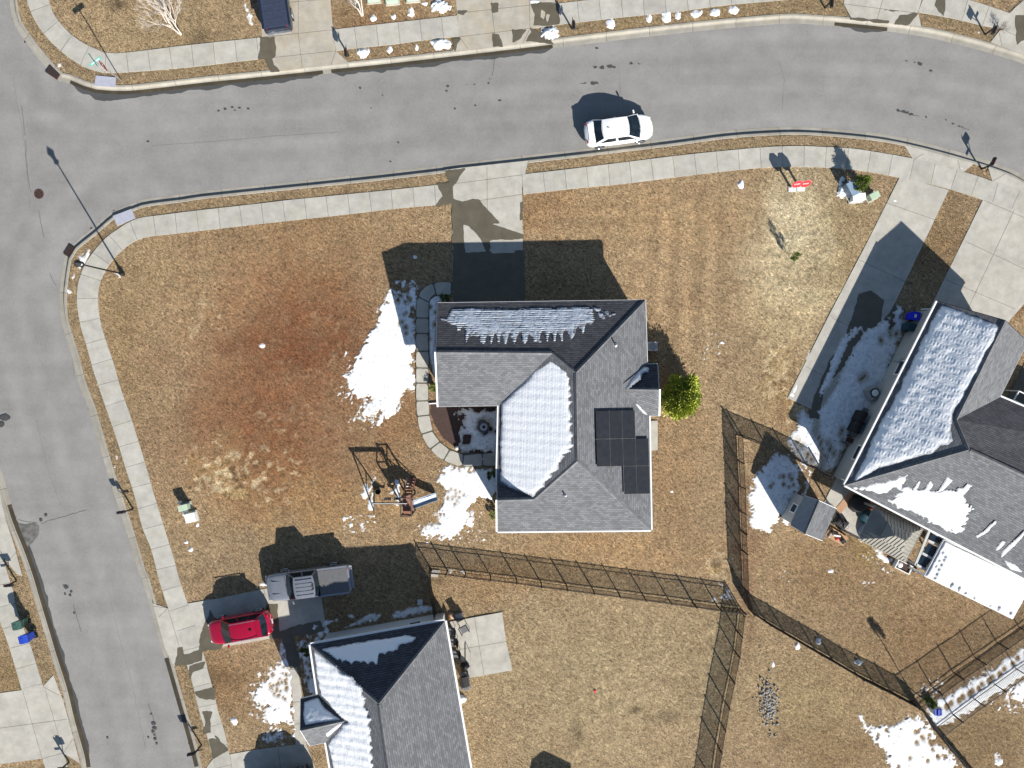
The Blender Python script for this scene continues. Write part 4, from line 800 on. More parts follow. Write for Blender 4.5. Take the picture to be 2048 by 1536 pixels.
# roof panels: cells laid out on the east slope
o_, u_, v_ = H1.plane('NE SE R2'); n_ = u_.cross(v_)
XS, YS = [1190, 1217.5, 1243, 1268.5, 1294], [821, 878, 933, 989]
def gp(i, j): return ray_plane(XS[i] + (j - 1) * 1.6, YS[j] - i * .5, o_, n_)
for (i, j) in [(0,0),(1,0),(2,0),(0,1),(1,1),(2,1),(3,1),(2,2),(3,2)]:
    c = [gp(i, j), gp(i + 1, j), gp(i + 1, j + 1), gp(i, j + 1)]; m = sum(c, Vector()) / 4; c = [m + (p - m) * .978 for p in c]; lo, hi = n_ * .10, n_ * .145
    mb = MB(); mb.add([p + lo for p in c] + [p + hi for p in c], [(0, 3, 2, 1), (4, 5, 6, 7), (0, 1, 5, 4), (1, 2, 6, 5), (2, 3, 7, 6), (3, 0, 4, 7)])
    f = mb.build('solar_panel', G['black'], H1.t); ci = [m + (p - m) * .962 + n_ * .148 for p in c]
    mb = MB(); mb.add(ci, [(0, 1, 2, 3)]); mb.build('solar_cells', G['solar'], f)
mb = MB()
for (i, j, di, dj) in [(1,0,0,2),(2,0,0,3),(3,0,0,1),(3,1,0,2),(0,1,3,0),(2,2,2,0)]:
    A, B = gp(i, j), gp(i + di, j + dj); mb.tube(A + n_ * .12, B + n_ * .12, .02, n=4)
mb.build('mounting_rail', G['galv'], H1.t)
H1.snow('CW MW R2', [(1004,806),(1046,768),(1072,738),(1100,710),(1112,716),(1126,735),(1138,742),(1142,760),(1143,800),(1145,860),(1147,898),(1128,915),(1118,938),(1096,962),(1078,985),(1066,994),(1046,984),(1020,974),(1001,962),(1002,880)], amp=.07, freq=2, cap=.6, thick=.05, cell=.055, rows=.03, seed=201, teeth=.3, tper=.58, lumps=.10, groove=.006, lift=.07)
H1.snow('NW NE R1', [(889,643),(902,617),(945,616),(1015,618),(1060,616),(1120,614),(1170,612),(1187,616),(1190,640),(1188,660),(1168,668),(1150,680),(1130,686),(1080,688),(1044,688),(1010,690),(960,690),(932,688),(915,664),(900,650)], amp=.08, freq=2.4, cap=.22, thick=.03, cell=.045, seed=202, teeth=.62, tper=.62, rows=.24)
H1.snow('NW NE R1', [(1052,655),(1070,668),(1086,684),(1078,686),(1062,672),(1048,660)], amp=.06, cap=.1, thick=.04, seed=203)
H1.snow('NW NE R1', [(881,636),(895,638),(912,640),(895,642),(882,640)], amp=.03, cap=.1, thick=.04, seed=204); H1.snow('NW NE R1', [(1190,618),(1215,622),(1230,628),(1210,640),(1196,630)], amp=.25, cap=.03, thick=.03, seed=205, freq=4)
H1.snow('BN BNe BRe', [(1253,776),(1262,760),(1278,742),(1288,733),(1297,735),(1296,742),(1284,745),(1280,758),(1268,766),(1258,776)], amp=.06, cap=.15, thick=.06, seed=206)
H1.snow('NE SE R2', [(1270,806),(1278,810),(1290,824),(1295,830),(1286,826),(1276,816)], amp=.05, cap=.1, thick=.05, seed=207)

# ---- lower neighbour
H2 = House('lower_house', 'grey hipped house at the bottom edge with snow on its west slope', 'house', (770, 1450), dict(
    NW=(621,1289.5,ze), NE=(889.5,1242,ze), SE=(955,1620,ze), AP=(758,1407,5.35), RS=(789,1620,5.35), WS=(676,1620,ze), MA=(636,1390,ze), MB=(652,1485,ze), WA=(601.5,1398,ze), WP=(600.5,1461,3.75), WB=(619.5,1492,ze), WJ=(688,1442,3.75)))
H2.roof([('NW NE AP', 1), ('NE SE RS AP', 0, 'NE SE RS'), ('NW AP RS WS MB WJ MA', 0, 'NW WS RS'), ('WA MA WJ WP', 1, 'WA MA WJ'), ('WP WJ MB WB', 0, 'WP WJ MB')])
H2.trim(['NW NE', 'NE SE', 'NW MA', 'MB WS'], w=.12); H2.trim(['WA MA', 'WB MB', 'WA WP', 'WP WB'], 'fascia', w=.05, out=0, dz=-.01)
H2.caps(['NW AP', 'NE AP', 'AP RS', 'WP WJ'])
H2.walls('NW NE SE WS MB WB WA MA', .36, 'siding_w', gables=['WA WP WB'])
H2.opening(0, .72, .82, 1.0, 2.1); H2.opening(1, .12, .3, .1, 2.1); H2.opening(1, .55, .68, .9, 2.1); H2.opening(7, .3, .6, 1., 2.1); H2.opening(5, .2, .8, .1, 2.2, 'garage_door')
H2.snow('NW WS RS', [(627,1300),(660,1325),(700,1352),(722,1370),(728,1392),(731,1402),(742,1440),(745,1480),(750,1540),(758,1600),(674,1600),(664,1530),(654,1486),(690,1444),(668,1420),(640,1388),(632,1345)], amp=.08, freq=2.2, cap=.5, thick=.05, cell=.055, seed=211, teeth=.38, tper=.62, rows=.07, groove=.012)
H2.snow('NW NE AP', [(640,1298),(672,1292),(720,1284),(770,1275),(820,1270),(834,1274),(826,1284),(800,1292),(792,1306),(762,1312),(758,1332),(700,1330),(680,1326),(663,1314)], amp=.10, freq=2, cap=.3, thick=.05, cell=.06, seed=212, teeth=.3, tper=.5, rows=.06)
H2.snow('WA MA WJ', [(608,1404),(632,1396),(637,1396),(650,1416),(668,1430),(684,1440),(650,1444),(610,1452),(606,1430)], amp=.05, cap=.4, thick=.06, seed=213)
H2.snow('WP WJ MB', [(688,1445),(676,1456),(655,1474),(651,1468),(672,1452)], amp=.02, cap=.2, thick=.05, seed=214)

# ---- right-hand house
H3 = House('right_house', 'large grey house at the right edge with snow-filled west slope and white patio roof', 'house', (1920, 960), dict(
    A=(1875,603,ze), C=(1690,970,ze), K=(1937.5,899,5.2), B=(2010,641,'A C K'), E=(2056,684,ze), F=(2001,794,ze), G=(1912,840,'A C K'), S2=(2240,1256,ze), RK=(2240,1040,5.2), NK=(2240,896,ze), EA=(2150,869,ze)))
H3.roof([('A B G K C', 0, 'A C K'), ('B E F G', 0, 'B E G'), ('G F NK RK K', 1, 'F NK K'), ('C K RK S2', 0, 'C S2 K')], mats=('sh', 'sh_shade'))
H3.trim(['A C', 'C S2', 'E F', 'F NK'], w=.11); H3.trim(['A B', 'B E'], 'fascia', 'sh_shade', w=.06, out=0, dz=0)
H3.caps(['B G', 'G K', 'K RK', 'K C'], z=.03)
H3.walls('A E F NK S2 C', .36, 'siding', ztop=ze, gables=['A B E'])
H3.opening(5, .12, .2, 1.35, 2.2); H3.opening(5, .62, .7, 1.3, 2.1); H3.opening(4, .9, .96, .1, 2.1); H3.opening(4, .6, .68, .9, 2.1); H3.opening(0, .18, .85, .03, 2.2, 'garage_door')
H3.snow('A C K', [(1884,612),(1910,618),(1950,634),(1990,648),(1998,656),(1990,680),(1975,700),(1958,735),(1940,770),(1925,795),(1908,822),(1902,850),(1904,880),(1894,890),(1880,892),(1866,905),(1830,915),(1800,924),(1760,935),(1720,958),(1706,968),(1712,952),(1760,850),(1800,776),(1830,712),(1870,630)], amp=.10, freq=2.2, cap=.5, thick=.10, cell=.04, seed=221, lumps=.35, ripple=.011)
H3.snow('C S2 K', [(1708,976),(1740,970),(1775,962),(1800,952),(1816,950),(1808,965),(1800,978),(1786,975),(1772,985),(1766,988),(1745,984),(1722,980)], amp=.14, freq=2.4, cap=.2, thick=.06, seed=222, cell=.05, speck=.1)
H3.snow('C S2 K', [(1778,1000),(1800,985),(1812,975),(1826,980),(1850,982),(1880,984),(1906,975),(1925,978),(1935,1010),(1945,1015),(1932,1040),(1925,1062),(1905,1068),(1880,1055),(1850,1038),(1815,1022),(1790,1015)], amp=.22, freq=2.6, cap=.3, thick=.06, seed=223, cell=.05, speck=.2)
for q, p in enumerate([[(1935,968),(1943,972),(1925,992),(1905,1000),(1900,996),(1920,985)],[(1990,1042),(1994,1044),(1975,1064),(1955,1076),(1952,1072),(1970,1060)],[(2050,1063),(2046,1072),(2030,1090),(2010,1108),(2002,1116),(2006,1104),(2026,1084)],[(2006,1082),(2010,1084),(2000,1098),(1992,1102),(1994,1094)],[(2010,1122),(2030,1130),(2045,1145),(2020,1138)],[(1900,990),(1920,985),(1930,1000),(1910,1010)],[(1840,960),(1836,975),(1828,985),(1826,980)],[(1860,962),(1866,970),(1856,985),(1850,982)],[(1895,955),(1904,962),(1886,980),(1876,984)]]):
    H3.snow('C S2 K', p, amp=.05, freq=3, cap=.12, thick=.04, seed=230 + q, cell=.05)
# flat patio roof, snow covered
t = thing('patio_roof', 'flat patio roof under deep smooth snow beside the right-hand house', 'patio roof', P(1950, 1160, 0))
pr = [P(1888.6,1079,2.5), P(1849,1152.6,2.5), P(2026,1239,2.5), P(2068,1164,2.5)]
MB().prism([p[:2] for p in pr], 2.33, 2.47).build('roof_deck', G['white'], t)
for q in (1, 2):
    a = pr[q]; c = sum(pr, Vector()) / 4; p = a.lerp(c, .06); MB().box((p.x, p.y, 1.16), (.14, .14, 2.33), .47).build('post', G['white'], t)
a, b = pr[1].lerp(pr[2], .5), sum(pr, Vector()) / 4; p = a.lerp(b, .05); MB().box((p.x, p.y, 1.16), (.14, .14, 2.33), .47).build('post', G['white'], t)
snow_field('snow_cover', [(1889,1081),(1850.5,1152),(2025.5,1237),(2066,1165)], plane=(Vector((0, 0, 2.47)), Vector((1, 0, 0)), Vector((0, 1, 0))), parent=t, amp=.015, cap=.5, thick=.10, cell=.06, seed=241, slope=1.5, lumps=.12,
    prints=[(1868,1155,.05),(1872,1146,.05),(1876,1137,.05),(1881,1128,.05),(1886,1118,.04),(1889,1112,.04),(1898,1172,.08),(1902,1166,.06),(1913,1180,.10),(1916,1174,.06),(1945,1196,.09),(1977,1212,.08),(1993,1219,.08),(1996,1213,.05),(1871,1131,.05),(1877,1120,.04),(1929,1185,.04),(1884,1104,.04),(2019,1224,.05)])
# screened pergola strip beside it
t = thing('pergola', 'narrow pale pergola with dark panels between metal gazebo and snowy patio roof', 'pergola', P(1862, 1108, 0))
for (a, b, c, d) in [((1866,1066),(1886,1078),(1880,1087),(1858,1077)), ((1857,1086),(1877,1095),(1864,1118),(1846,1106)), ((1844,1109),(1864,1118),(1850,1138),(1833,1128))]:
    pts = [P(*q, 2.25) for q in (a, b, c, d)]; m = sum(pts, Vector()) / 4; MB().prism([(m + (q - m) * .97)[:2] for q in pts], 2.2, 2.23).build('panel', G['glass'], t)
mb = MB()
for a, b in [((1858,1062),(1830,1130)),((1888,1080),(1851,1142)),((1864,1063),(1888,1078)),((1856,1081),(1880,1092)),((1844,1106),(1866,1118)),((1831,1128),(1852,1140))]:
    A, B = P(*a, 2.2), P(*b, 2.2); d = B - A; mb.box(((A + B) / 2), (d.length, .16, .12), math.atan2(d.y, d.x))
mb.build('beam', G['siding_w'], t)
for a in [(1831,1128),(1852,1140),(1862,1064)]: p = P(*a, 2.2); MB().box((p.x, p.y, 1.08), (.1, .1, 2.1)).build('post', G['siding_w'], t)
# gazebo with two-tier ribbed metal roof
t = thing('metal_gazebo', 'hip-roofed metal gazebo with ribbed brown panels against the right-hand house', 'gazebo', P(1785, 1065, 0))
c4 = [P(1750,1011,2.35), P(1846,1058,2.35), P(1811,1125,2.35), P(1716,1078,2.35)]; ctr = sum(c4, Vector()) / 4; long_ = ((c4[1] - c4[0]) + (c4[2] - c4[3])).normalized() * .75
def gz(scale, z, c): return ctr * 1 + (c - ctr) * scale + Vector((0, 0, z))
up = [gz(.42, .62, c) for c in c4]; ra, rb = ctr - long_ * .55 + Vector((0, 0, 1.2)), ctr + long_ * .55 + Vector((0, 0, 1.2)); up2 = [gz(.50, .70, c) for c in c4]
def ribbed(name, quads):
    mb = MB()
    for q in quads:
        a, b, c, d = q; w = (b - a).length; n = max(2, int(w / .24)); nn = (b - a).cross(d - a).normalized(); nn = nn if nn.z > 0 else -nn; mb.add([a, b, c, d], [(0, 1, 2, 3)] if (b - a).cross(d - a).z > 0 else [(3, 2, 1, 0)])
        e = (b - a).normalized(); slope = (d - a) - e * (d - a).dot(e)
        for k in range(1, n):
            p = a + (b - a) * k / n; s = (p - a).dot(e); ld = (d - a).dot(e); rc = w - (c - a).dot(e); f = 1.0
            if s < ld: f = s / max(ld, 1e-6)
            elif w - s < rc: f = (w - s) / max(rc, 1e-6)
            if f < .06: continue
            mb.add(*[(lambda P0, P1: ([P0 - e * .014, P0 + e * .014, P0 + e * .014 + nn * .04, P0 - e * .014 + nn * .04, P1 - e * .014, P1 + e * .014, P1 + e * .014 + nn * .04, P1 - e * .014 + nn * .04], [(0, 1, 2, 3), (4, 7, 6, 5), (0, 3, 7, 4), (1, 5, 6, 2), (3, 2, 6, 7)]))(p, p + slope * f * .98)][0])
    return mb.build(name, G['metroof'], t)
ribbed('lower_roof', [(c4[0], c4[1], up[1], up[0]), (c4[1], c4[2], up[2], up[1]), (c4[2], c4[3], up[3], up[2]), (c4[3], c4[0], up[0], up[3])])
ribbed('upper_roof', [(up2[0], up2[1], rb, ra), (up2[1], up2[2], rb, rb + Vector((.001, 0, 0))), (up2[2], up2[3], ra, rb), (up2[3], up2[0], ra, ra + Vector((.001, 0, 0)))])
mb = MB()
for k in range(4):
    A, B = c4[k], c4[(k + 1) % 4]; mb.tube(A, B, .035, n=4)
mb.build('frame', G['clay'], t)
for c in c4: p = c.lerp(ctr, .07); MB().box((p.x, p.y, 1.16), (.12, .12, 2.3), .46).build('post', G['taupe'], t)
# shed
SH = House('garden_shed', 'small grey shed with gabled roof beside the snowy yard', 'shed', (1628, 1035), dict(a=(1610,991,2.1), b=(1673,1017,2.1), c=(1645,1082,2.1), d=(1580,1050,2.1), r1=(1638,1001,2.75), r2=(1610,1068,2.75)))
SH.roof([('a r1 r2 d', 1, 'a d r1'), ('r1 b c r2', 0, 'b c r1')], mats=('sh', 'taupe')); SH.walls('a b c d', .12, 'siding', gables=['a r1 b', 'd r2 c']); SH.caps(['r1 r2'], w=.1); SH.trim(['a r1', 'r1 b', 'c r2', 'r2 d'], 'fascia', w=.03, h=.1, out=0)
SH.opening(3, .35, .65, .9, 1.7)

sv = Vector((-SHX, -SHY, 0))
def cast(px, py, z): return P(px, py, 0) + sv * (z / math.tan(R(SUN_EL))) + Vector((0, 0, z))
S2 = House('garden_shed', 'garden shed just below the bottom edge, its gable shadow on the lower lawn', 'shed', (1190, 1640), dict(p1=(cast(1087,1500,3.0),), e1=(cast(1063,1519,2.3),), e2=(cast(1141,1526,2.3),), p2=(cast(1066,1600,3.0),), f1=(cast(1042,1619,2.3),), f2=(cast(1120,1626,2.3),)))
S2.roof([('e1 p1 p2 f1', 0), ('p1 e2 f2 p2', 0)], mats=('sh', 'sh_shade')); S2.walls('e1 e2 f2 f1', .12, 'siding', gables=['e1 p1 e2'])
# ---------------------------------------------------------------- bits fixed to the houses' surroundings
def downpipe(a, b, z=.08, label='white downspout extension lying by the garage corner', r=.045):
    A, B = P(*a, z), P(*b, z + .03); o = MB().tube(A, B, r, n=8).build('downspout', G['white']); return tag(o, label, 'downspout')
downpipe((858,807), (884,806), label='white downspout extension lying by the mulch bed')
downpipe((648,1279), (656,1267), .1, 'white downspout extension at the lower house corner'); downpipe((1842,619), (1872,617), .25, 'white downspout beside the bright blue bin')

slab('patio', [[(2014,797),(2031,762),(2048,728),(2090,700),(2120,760),(2080,820)]], z=.035, mat='conc_wet_shade')  # dark slab added to paint the courtyard's shade
t = thing('courtyard_pergola', 'small white-framed pergola in the dark courtyard at the right edge', 'pergola', P(2050, 800, 0)); mb = MB()
for a, b in [((2028,800),(2038,782)),((2038,782),(2075,800)),((2028,800),(2064,818))]:
    A, B = P(*a, 2.2), P(*b, 2.2); d = B - A; mb.box((A + B) / 2, (d.length, .06, .08), math.atan2(d.y, d.x))
mb.build('beam', G['white'], t)
for a in ((2028,800),(2038,782)): p = P(*a, 2.2); MB().box((p.x, p.y, 1.08), (.07, .07, 2.16)).build('post', G['white'], t)
# ---------------------------------------------------------------- fences: black rails, pickets and posts, 1.2 m high
FH = 1.2
def fence(label, pts, rails=(.12, FH - .03), gap=.095, mat='black', h=FH, pw=.07, posts_every=1.83, pk=.027):
    w = [P(a, b, 0) for a, b in pts]; t = thing('fence', label, 'fence', w[0], group='black picket fences round the yards')
    pk_mb, rl = MB(), MB(); L = 0; posts = []
    for a, b in zip(w, w[1:]):
        d = b - a; n = max(1, round(d.length / posts_every)); ang = math.atan2(d.y, d.x)
        for k in range(n): posts.append((a.lerp(b, k / n), ang))
        for k in range(int(d.length / gap)):
            p = a + d.normalized() * (k + .5) * gap; pk_mb.box((p.x, p.y, h / 2 + .03), (pk, pk, h - .04), ang)
        for z in rails: rl.box(((a.x + b.x) / 2, (a.y + b.y) / 2, z), (d.length, .032, .032), ang)
    posts.append((w[-1], 0))
    pk_mb.build('pickets', G[mat], t); rl.build('rail', G[mat], t)
    for p, ang in posts: MB().box((p.x, p.y, (h + .05) / 2), (pw, pw, h + .05), ang).lathe([(pw * .75, h + .05), (pw * .75, h + .07), (0, h + .10)], (p.x, p.y, 0), 8).build('post', G[mat], t)
fence('black picket fence running down the right side of the corner lawn', [(1475,869),(1477,922),(1480,972),(1481,1022),(1484,1100),(1487,1175),(1498,1218)])
fence('black picket fence from the corner lawn across to the right-hand house', [(1475,869),(1486,875),(1535,895),(1578,913),(1613,930),(1648,948)])
fence('black picket fence along the back of the lower neighbour yard', [(862,1137),(895,1140),(931,1145),(981,1151),(1033,1157),(1082,1164),(1236,1184),(1336,1197),(1434,1211),(1481,1217)], rails=(.12, FH - .24, FH - .03))
fence('short black picket fence beside the shaded side yard of the lower house', [(862,1137),(862,1164),(867,1193),(873,1236)])
fence('black picket fence running down to the bottom edge beside the lower yard', [(1479,1222),(1469,1302),(1449,1402),(1434,1489),(1424,1560),(1410,1640)])
fence('long diagonal black picket fence across the lower right lawns', [(1498,1218),(1530,1240),(1566,1261),(1629,1298),(1663,1317),(1711,1346),(1781,1381),(1820,1402),(1843,1420),(1866,1457),(1900,1499),(1936,1540),(1985,1600)])
fence('black picket fence along the upper side of the snowy strip at lower right', [(1820,1402),(1864,1374),(1906,1344),(1950,1315),(1993,1284.5),(2037,1254),(2100,1212)])
fence('black picket fence along the lower side of the snowy strip at lower right', [(1866,1457),(1905,1428),(1947,1397),(1988,1368),(2031,1337),(2100,1290)])
# ---------------------------------------------------------------- vehicles
def lerp1(xs, ys, x): return float(np.interp(x, xs, ys))
def loft(mb, stations, section, m=0, cap=True):
    k = None; b = len(mb.v); vs = []
    for st in stations:
        pts = section(st); k = len(pts); vs += pts
    fs = [(i * k + j, (i + 1) * k + j, (i + 1) * k + j + 1, i * k + j + 1) for i in range(len(stations) - 1) for j in range(k - 1)]
    if cap: fs += [tuple(range(k))[::-1], tuple(range((len(stations) - 1) * k, len(stations) * k))]
    # close underneath
    fs += [(i * k + k - 1, (i + 1) * k + k - 1, (i + 1) * k, i * k) for i in range(len(stations) - 1)]
    return mb.add(vs, fs, m)
def vehicle(name, label, cat, loc, ang, L, W, paint, hoodx, roofz, belt, cab, kind='sedan', wheel_r=.33, wb=(.18, .80), nose=.75, z_low=.2, group=None, roof_mat=None, glassm='carglass'):
    """x runs from the tail (-L/2) to the nose (+L/2); cab=(rear base, rear roof, front roof, front base) as x"""
    t = thing(name, label, cat, loc, ang, group); P_ = G[paint]; w = W / 2
    rx = [-.5, -.497, -.485, -.45, -.38, -.2, 0, .2, .36, .43, .47, .492, .5]; rw = [.56, .68, .80, .92, .98, 1, 1, 1, .955, .865, .72, .50, .34]
    if kind == 'pickup': rw = [.90, .94, .96, .975, .99, 1, 1, 1, .985, .95, .90, .82, .70]
    tx = [q[0] for q in hoodx]; tz = [q[1] for q in hoodx]
    def section(u):
        x = u * L; ww = w * lerp1(rx, rw, u); zt = lerp1(tx, tz, x); e = min(1, (.5 - abs(u)) / .05); zl = z_low + (1 - e) * .16; zt2 = zt - (1 - e) * .10
        side = [(x, -ww * .90, zl), (x, -ww * .985, zl + .13), (x, -ww, zl + (zt2 - zl) * .5), (x, -ww * .975, zt2 - .12), (x, -ww * .90, zt2 - .03), (x, -ww * .72, zt2 + .005), (x, -ww * .4, zt2 + .02), (x, 0, zt2 + .028)]
        return side + [(a, -b, c) for a, b, c in side[:-1][::-1]]
    mb = MB(); us = sorted(set([-.5, -.495, -.47, -.43, -.36, -.28, -.2, -.1, 0, .1, .2, .28, .34, .40, .44, .47, .49, .5])); loft(mb, us, section)
    subsurf(mb.build('body', P_, t, smooth=True, keep=True), 1)
    # greenhouse: base ring and roof ring
    xb0, xr0, xr1, xb1 = cab; wbse, wr = w * .93, w * .70 if kind != 'pickup' else w * .74
    def ring(x0, x1, ww, z, bow): return [(x0 - .0, -ww, z), (x0 - bow * .7, -ww * .5, z), (x0 - bow, 0, z), (x0 - bow * .7, ww * .5, z), (x0, ww, z), (x1, ww, z), (x1 + bow * .75, ww * .5, z), (x1 + bow, 0, z), (x1 + bow * .75, -ww * .5, z), (x1, -ww, z)]
    base = ring(xb0, xb1, wbse, belt - .06, .12); top = ring(xr0, xr1, wr, roofz - (.045 if kind == 'pickup' else .11), .09)
    cabm = MB(); n = 10; vs = base + top; fs = [(i, (i + 1) % n, n + (i + 1) % n, n + i) for i in (4, 9)]; cabm.add(vs, fs, 0)
    # crowned roof
    N1, N2 = 11, 7; rv = []; CR = .045 if kind == 'pickup' else .11
    for i in range(N1):
        u = i / (N1 - 1)
        for j in range(N2):
            v = j / (N2 - 1) * 2 - 1; bow = .07 * (1 - v * v); x = (xr0 - bow) * (1 - u) + (xr1 + bow) * u; rv.append((x, v * wr, roofz - CR + .045 * (1 - v ** 4) * (1 - (2 * u - 1) ** 4) + (CR - .045) * (1 - abs(2 * u - 1) ** 2.2)))
    cabm.add(rv, [(i * N2 + j, (i + 1) * N2 + j, (i + 1) * N2 + j + 1, i * N2 + j + 1) for i in range(N1 - 1) for j in range(N2 - 1)], 1)
    for j in (0, N2 - 1):
        e = [rv[i * N2 + j] for i in range(N1)]; lowe = [(p[0], p[1] * 1.002, roofz - CR - .002) for p in e]; cabm.add(e + lowe, [(i, i + 1, N1 + i + 1, N1 + i) for i in range(N1 - 1)], 0)
    cabm.build('roof', [P_, G[roof_mat or paint]], t, smooth=True, keep=True)
    def glasspatch(nm, idx, f0, f1, inset, out=.012):
        """strip of base..top ring between indices"""
        mb = MB(); vs = []
        for q, i in enumerate(idx):
            a, b = Vector(base[i]), Vector(top[i]); lo, hi = a.lerp(b, f0), a.lerp(b, f1)
            if q in (0, len(idx) - 1):
                nb = idx[1] if q == 0 else idx[-2]; a2, b2 = Vector(base[nb]), Vector(top[nb]); lo = lo.lerp(a2.lerp(b2, f0), inset); hi = hi.lerp(a2.lerp(b2, f1), inset)
            c = Vector(((xb0 + xb1) / 2, 0, (belt + roofz) / 2 - .6)); vs += [lo + (lo - c).normalized() * out, hi + (hi - c).normalized() * out]
        fs = [(2 * k, 2 * k + 2, 2 * k + 3, 2 * k + 1) for k in range(len(idx) - 1)]; mb.add(vs, fs); return mb.build(nm, G[glassm], t, smooth=True, keep=True)
    bk = MB(); bk.add(base[:5] + top[:5], [(i, i + 1, 6 + i, 5 + i) for i in range(4)]); bk2 = MB(); bk2.add(base[5:] + top[5:], [(i, i + 1, 6 + i, 5 + i) for i in range(4)]); bk2.build('windshield_frame', P_, t, smooth=True, keep=True); bk.build('rear_frame', P_, t, smooth=True, keep=True)
    glasspatch('windshield', [5, 6, 7, 8, 9], .08, .97, .10)
    glasspatch('rear_window', [0, 1, 2, 3, 4], .12, .95, .12)
    for sg in (-1, 1):
        i, j = (4, 5) if sg > 0 else (0, 9)
        A0, A1, B0, B1 = Vector(base[i]), Vector(top[i]), Vector(base[j]), Vector(top[j])
        wins = ((.07, .47), (.53, .93)) if kind != 'suv' else ((.05, .30), (.34, .62), (.66, .94))
        for (s0, s1) in wins:
            q = []
            for s, f in ((s0, .16), (s1, .16), (s1, .86), (s0, .86)):
                lo, hi = A0.lerp(B0, s), A1.lerp(B1, s); p = lo.lerp(hi, f); q.append(p + Vector((0, sg * .014, .006)))
            if kind == 'sedan': 
                if s0 < .3: q[3] = q[3].lerp(q[2], .25)
            MB().add(q, [(0, 1, 2, 3)]).build('side_window', G[glassm], t, keep=True)
        # mirrors
        mx = xb1 - .28; mm = MB(); mm.box((mx, sg * (w + .10), belt + .02), (.11, .22, .14), sg * .2); o = mm.build('mirror', P_, t, keep=True); bevel(o, .03, 2)
    for sx in (0, 1):
        x = -L / 2 + L * wb[sx]
        for sg in (-1, 1):
            mb = MB(); y = sg * (w - .11); r = wheel_r
            mb.tube((x, y - .105, r), (x, y + .105, r), r, n=24, m=0); wo = mb.build('wheel', G['rubber'], t, keep=True)
            rm = MB(); rm.lathe([(0, 0), (.055, .0), (.06, -.01), (r * .66, .012), (r * .70, .03), (r * .74, .0)], (0, 0, 0), 20)
            q = Matrix.Rotation(sg * -math.pi / 2, 4, 'X'); rm.v = [tuple((q @ Vector(v)) + Vector((x, y + sg * .106, r))) for v in rm.v]
            for kk in range(5):
                a = kk * 1.2566; rm.box((x + .12 * math.cos(a), y + sg * .115, r + .12 * math.sin(a)), (.2, .02, .035), M_=Matrix.Rotation(-a, 3, 'Y'))
            ro = rm.build('rim', G['rim'], wo, keep=True)
            # wheel-arch lip
            ar = MB(); vs = []
            for kk in range(13):
                a = math.pi * kk / 12; vs += [(x + (r + .035) * math.cos(a), sg * (w + .006), r + (r + .035) * math.sin(a) * .98), (x + (r + .075) * math.cos(a), sg * (w + .004), r + (r + .075) * math.sin(a) * .98)]
            ar.add(vs, [(2 * kk, 2 * kk + 1, 2 * kk + 3, 2 * kk + 2) for kk in range(12)]); ar.build('wheel_arch', G['blackm'], t, keep=True)
    for sg in (-1, 1):
        xf = L / 2; zf = lerp1(tx, tz, xf * .9) - .14; wf = w * .72
        hb = MB(); hb.box((xf * .91, sg * w * .66, zf + .0), (.26, .14, .09), sg * -.5); bevel(hb.build('headlight', G['head'], t, keep=True), .03)
        xt = -L / 2; zt = lerp1(tx, tz, xt * .93) - .12; tb = MB(); tb.box((xt * .955, sg * w * .64, zt), (.10, .22, .10), sg * .25); bevel(tb.build('tail_light', G['tail'], t, keep=True), .03)
    MB().box((-L / 2 + .0, 0, .55), (.03, .34, .16)).build('number_plate', G['white'], t, keep=True)
    # wipers and hood/door lines
    ln = MB(); yy = w * .99
    for xx in (cab[0] * .35 + cab[3] * .65 - .05, (cab[0] + cab[3]) / 2 - .25): 
        for sg in (-1, 1): ln.box((xx, sg * (w + .001), .62), (.012, .012, .55))
    xh = xb1 + .10; zh = lerp1(tx, tz, xh)
    ln.box((xh - .02, w * .22, belt + .015), (.02, w * .8, .015), .1); ln.box((xh - .02, -w * .32, belt + .015), (.02, w * .8, .015), .1)
    ln.build('seam_and_wipers', G['blackm'], t, keep=True)
    return t, P_, w
# white sedan on the road
def hp(*a): return list(a)
car1, _, w = vehicle('parked_car', 'white sedan parked along the kerb of the curving road', 'car', P(1235, 266.5, RZ), R(7.6), 4.72, 1.84, 'white_p',
    hp((-2.36, .92), (-2.2, 1.02), (-1.7, 1.03), (-1.2, .98), (0, .96), (.9, .99), (1.5, .90), (2.1, .76), (2.36, .62)), 1.43, .99, (-1.85, -1.15, .50, 1.35), 'sedan', .33, (.20, .80))
MB().add([(-.95, -.012, 1.44), (-.70, -.012, 1.445), (-.80, 0, 1.50)], [(0, 1, 2)]).build('roof_antenna', G['black'], car1, keep=True)
MB().box((-2.12, 0, 1.03), (.08, 1.15, .025)).build('boot_lip', G['white_p'], car1, keep=True)
# red crossover on the lower drive
car2, _, w = vehicle('parked_car', 'red crossover with silver roof rails on the damp lower driveway', 'car', P(487.5, 1248, SZ), R(190.5), 4.5, 1.84, 'red_p',
    hp((-2.25, .98), (-2.1, 1.08), (-1.6, 1.06), (0, 1.02), (1.0, 1.07), (1.6, 1.0), (2.1, .84), (2.25, .70)), 1.70, 1.06, (-1.98, -1.52, .30, 1.12), 'suv', .36, (.19, .80))
for sg in (-1, 1):
    MB().box((-.62, sg * .60, 1.715), (1.85, .04, .035)).tube((-1.5, sg * .6, 1.66), (-1.4, sg * .6, 1.71), .02).tube((.3, sg * .6, 1.66), (.2, sg * .6, 1.71), .02).build('roof_rail', G['chrome'], car2, keep=True)
MB().box((-1.66, 0, 1.69), (.34, 1.22, .03)).build('spoiler', G['red_p'], car2, keep=True); MB().box((-1.1, 0, 1.735), (.18, .06, .05)).build('roof_antenna', G['black'], car2, keep=True)
